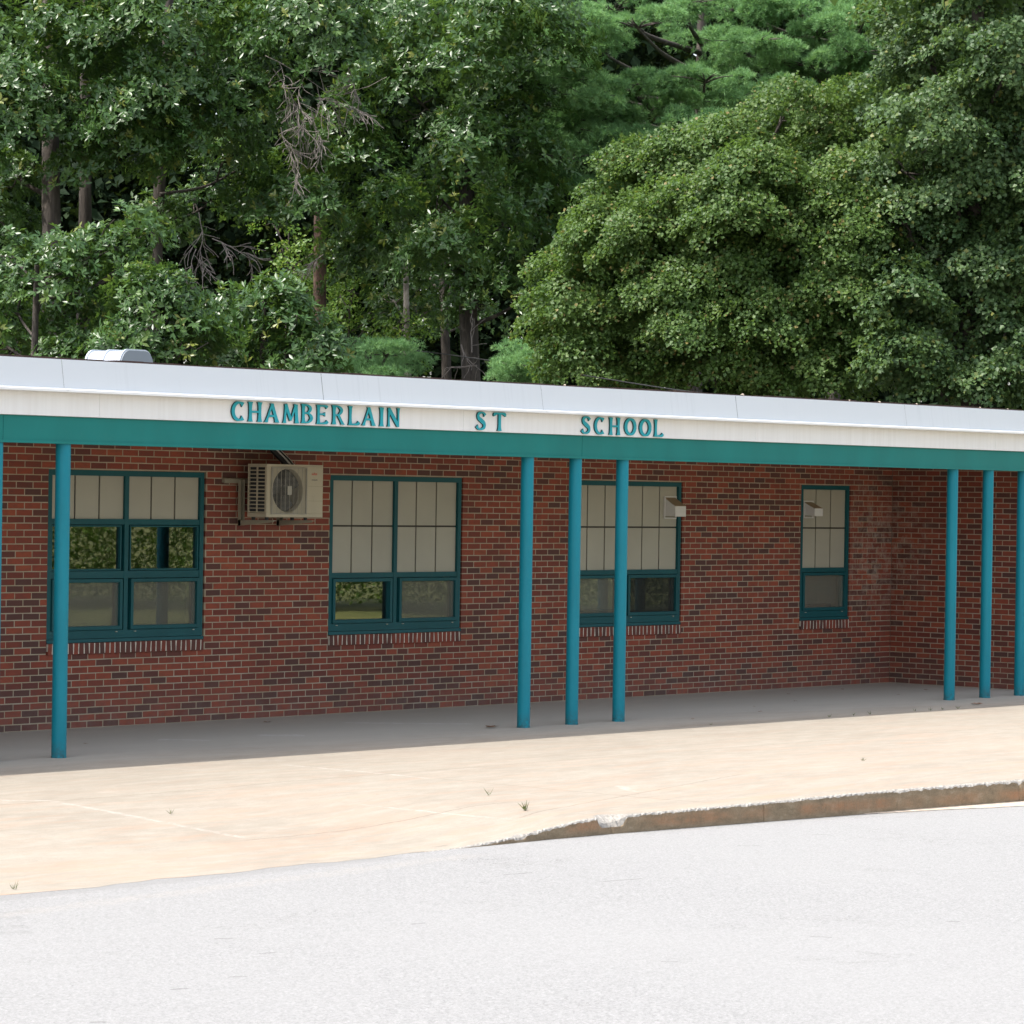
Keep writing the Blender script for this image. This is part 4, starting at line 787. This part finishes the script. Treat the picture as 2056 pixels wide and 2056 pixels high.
# dead branches in the wide oak
def dead(root, start, dirv, length, depth=0, mb=None, r=.024):
    P = [start]; d = Vector(dirv).normalized(); n = 5
    for i in range(n):
        d = (d + Vector((random.uniform(-.25, .25), random.uniform(-.3, .3), random.uniform(-.25, .18)))).normalized(); P.append(P[-1] + d * length / n)
    mb.tube(P, [max(.006, r * (1 - .75 * i / n)) for i in range(n + 1)], 5)
    if depth < 2:
        for i in range(1, n + 1):
            for _ in range(1 if random.random() < .75 else 2):
                dd = (d + Vector((random.uniform(-1, 1), random.uniform(-1, 1), random.uniform(-1.0, .6)))).normalized(); dead(root, P[i], dd, length * random.uniform(.4, .7), depth + 1, mb, r * .5)
for (x, y, dx, dz, ln) in ((500, 105, 1.0, -.45, 1.5), (515, 130, .8, -.7, 1.3), (560, 180, .5, -1, .9), (600, 185, 1.0, -.1, .9), (655, 120, .3, -.8, .6), (530, 240, .2, -1, .9), (590, 215, .5, -.9, .8), (375, 400, .4, -1, 1.0), (400, 450, .9, -.5, 1.0), (370, 470, -.5, -.8, .7), (610, 480, -1, -.3, .5)):
    mb = MB(); dead(None, atd(x, y, 67.4), RX * dx + FW * random.uniform(-.4, .4) + Vector((0, 0, dz)), ln, 0, mb, .011); mb.build('dead_branch', M['dead'], oakC)
mb = MB()
for (x, y, dx, dz, ln) in ((900, 690, -.8, .2, .7), (870, 650, .3, -1, .8), (890, 665, .1, 1, .7)): dead(None, atd(x, y, 70), RX * dx + Vector((0, 0, dz)), ln, 1, mb, .02)
mb.build('dead_branch', M['dead'], oakD)

# dark wood closing the view behind, with its trunks
def wood(name, ctr, half, zt, n, mat, rot, thick, lab, ls=.30):
    P = np.stack([rng.uniform(-half, half, n), rng.uniform(0, thick, n), np.zeros(n)], 1); hh = zt * (1 - .18 * np.abs(np.sin(P[:, 0] * .35) * np.cos(P[:, 0] * .13 + 1))); P[:, 2] = hh * rng.uniform(0, 1, n) ** .8
    cl = np.sin(P[:, 0] * 1.7 + P[:, 2] * 1.1) + np.sin(P[:, 2] * 2.3 - P[:, 0] * .9) + np.sin(P[:, 1] * 1.9 + P[:, 2]); P[:, 1] += .5 * cl
    c, s = math.cos(rot), math.sin(rot); Q = np.stack([ctr[0] + P[:, 0] * c - P[:, 1] * s, ctr[1] + P[:, 0] * s + P[:, 1] * c, P[:, 2]], 1)
    L = ls * rng.uniform(.5, 1.3, n); return leaves_mesh(name, Q, unit(n) * .8 + np.array((0, 0, -.2)), unit(n) * .6 + np.array((0, 0, .7)), L, L * .7, np.clip(rng.normal(.4, .25, n), 0, 1), M[mat], None, label=lab, cat='wood', kind='stuff')
fa = math.atan2(RX.y, RX.x); cc = CAM + FW * 83
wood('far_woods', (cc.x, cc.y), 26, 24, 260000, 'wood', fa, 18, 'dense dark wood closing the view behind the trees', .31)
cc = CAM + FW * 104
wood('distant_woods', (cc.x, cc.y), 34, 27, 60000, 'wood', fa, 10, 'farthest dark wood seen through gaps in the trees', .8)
# sunlit trees across the drive, out of frame, mirrored in the window glass
wood('roadside_woods', (14.4, -23.5), 12, 9, 330000, 'sap', math.atan2(-.755, -.655), 5, 'sunlit trees across the drive mirrored in the window glass', .095)
sheet('meadow', -90, 90, -120, -37.5, -.235, M['grass'])

sheet('lawn', -3, 59, -36.5, -15.5, -.185, M['grass'])
# ------------------------------------------------------------------ weeds and dry leaves
def weed(x, y, h, n, lab, grp):
    z = walk_z(x, y); C = np.array([(x, y, z)] * n) + rng.normal(0, .006, (n, 3)) * np.array((1, 1, 0)); D = unit(n) * .7; D[:, 2] = np.abs(D[:, 2]) + .55; L = h * rng.uniform(.5, 1.1, n)
    return leaves_mesh('weed', C, D, unit(n), L, np.maximum(.004, L * .07), rng.uniform(0, 1, n), M['weed'], None, 0, .3, label=lab, cat='weed', group=grp)
weed(-16.62, -8.02, .10, 22, 'largest green weed tuft growing near the kerb', 'weeds in the paving cracks')
weed(-16.05, -7.15, .10, 7, 'thin two bladed weed between the largest tuft and the shade', 'weeds in the paving cracks')
weed(-18.75, -6.35, .06, 12, 'small weed in the white patched crack at left', 'weeds in the paving cracks')
weed(-22.1, -8.45, .07, 14, 'weed at the paving edge by the asphalt at far left', 'weeds in the paving cracks')
weed(-11.1, -7.3, .05, 10, 'low weed in the sunlit joint at right', 'weeds in the paving cracks')
ORD = ('leftmost', 'second', 'third', 'fourth', 'fifth', 'sixth', 'seventh', 'eighth', 'ninth', 'tenth', 'rightmost')
for i, (x, y, h) in enumerate(((-8.4, -3.52, .03), (-6.35, -3.56, .05), (-5.9, -3.56, .04), (-5.6, -3.57, .05), (-4.75, -3.58, .055), (-4.45, -3.59, .045), (-4.2, -3.59, .05), (-3.9, -3.6, .06), (-1.2, -3.66, .05), (-.75, -3.68, .07))):
    weed(x, y, h, 8, ORD[i] + (' of the' if i in (0,) else ' from the left of the') + ' tiny weeds in the joint along the shadow edge' if i < 9 else 'rightmost of the tiny weeds in the joint along the shadow edge', 'tiny weeds along the shadow edge')
def dryleaf(x, y, s, lab, grp):
    mb = MB(); a = random.uniform(0, 6.28); P = []
    for k in range(10): r = s * (1 if k % 2 == 0 else .55); P.append((x + r * math.cos(a + k * .628) * 1.3, y + r * math.sin(a + k * .628), walk_z(x, y) + .006 + s * .25 * random.random()))
    mb.add(P + [(x, y, walk_z(x, y) + .010)], [(k, (k + 1) % 10, 10) for k in range(10)]); o = mb.build('dry_leaf', M['dry']); tag(o, lab, 'dry leaf', grp)
dryleaf(-10.62, -2.45, .075, 'curled brown leaf lying against the left of the three close columns', 'dry leaves on the paving')
dryleaf(-3.05, -3.3, .07, 'reddish leaf beside the weeds near the shadow edge', 'dry leaves on the paving')
dryleaf(-11.9, -.55, .05, 'dark leaf near the wall below the second window', 'dry leaves on the paving')
SC = [(-6.3, -2.6), (-5.6, -2.0), (-4.4, -1.7), (-3.3, -.8), (-1.9, -.6), (-1.1, -1.3), (-2.3, -1.7), (-.8, -2.0), (-7.9, -2.9), (-14.9, -.7), (-15.3, -1.6)]
SC.sort(key=lambda p: ((Vector((p[0], p[1], 0)) - CAM).dot(RX)) / ((Vector((p[0], p[1], 0)) - CAM).dot(FW)))
for i, (x, y) in enumerate(SC):
    dryleaf(x, y, random.uniform(.018, .035), ORD[i] + ('' if i in (0, 10) else ' from the left') + ' of the eleven tiny leaf scraps lying in the canopy shade', 'dry leaf scraps')
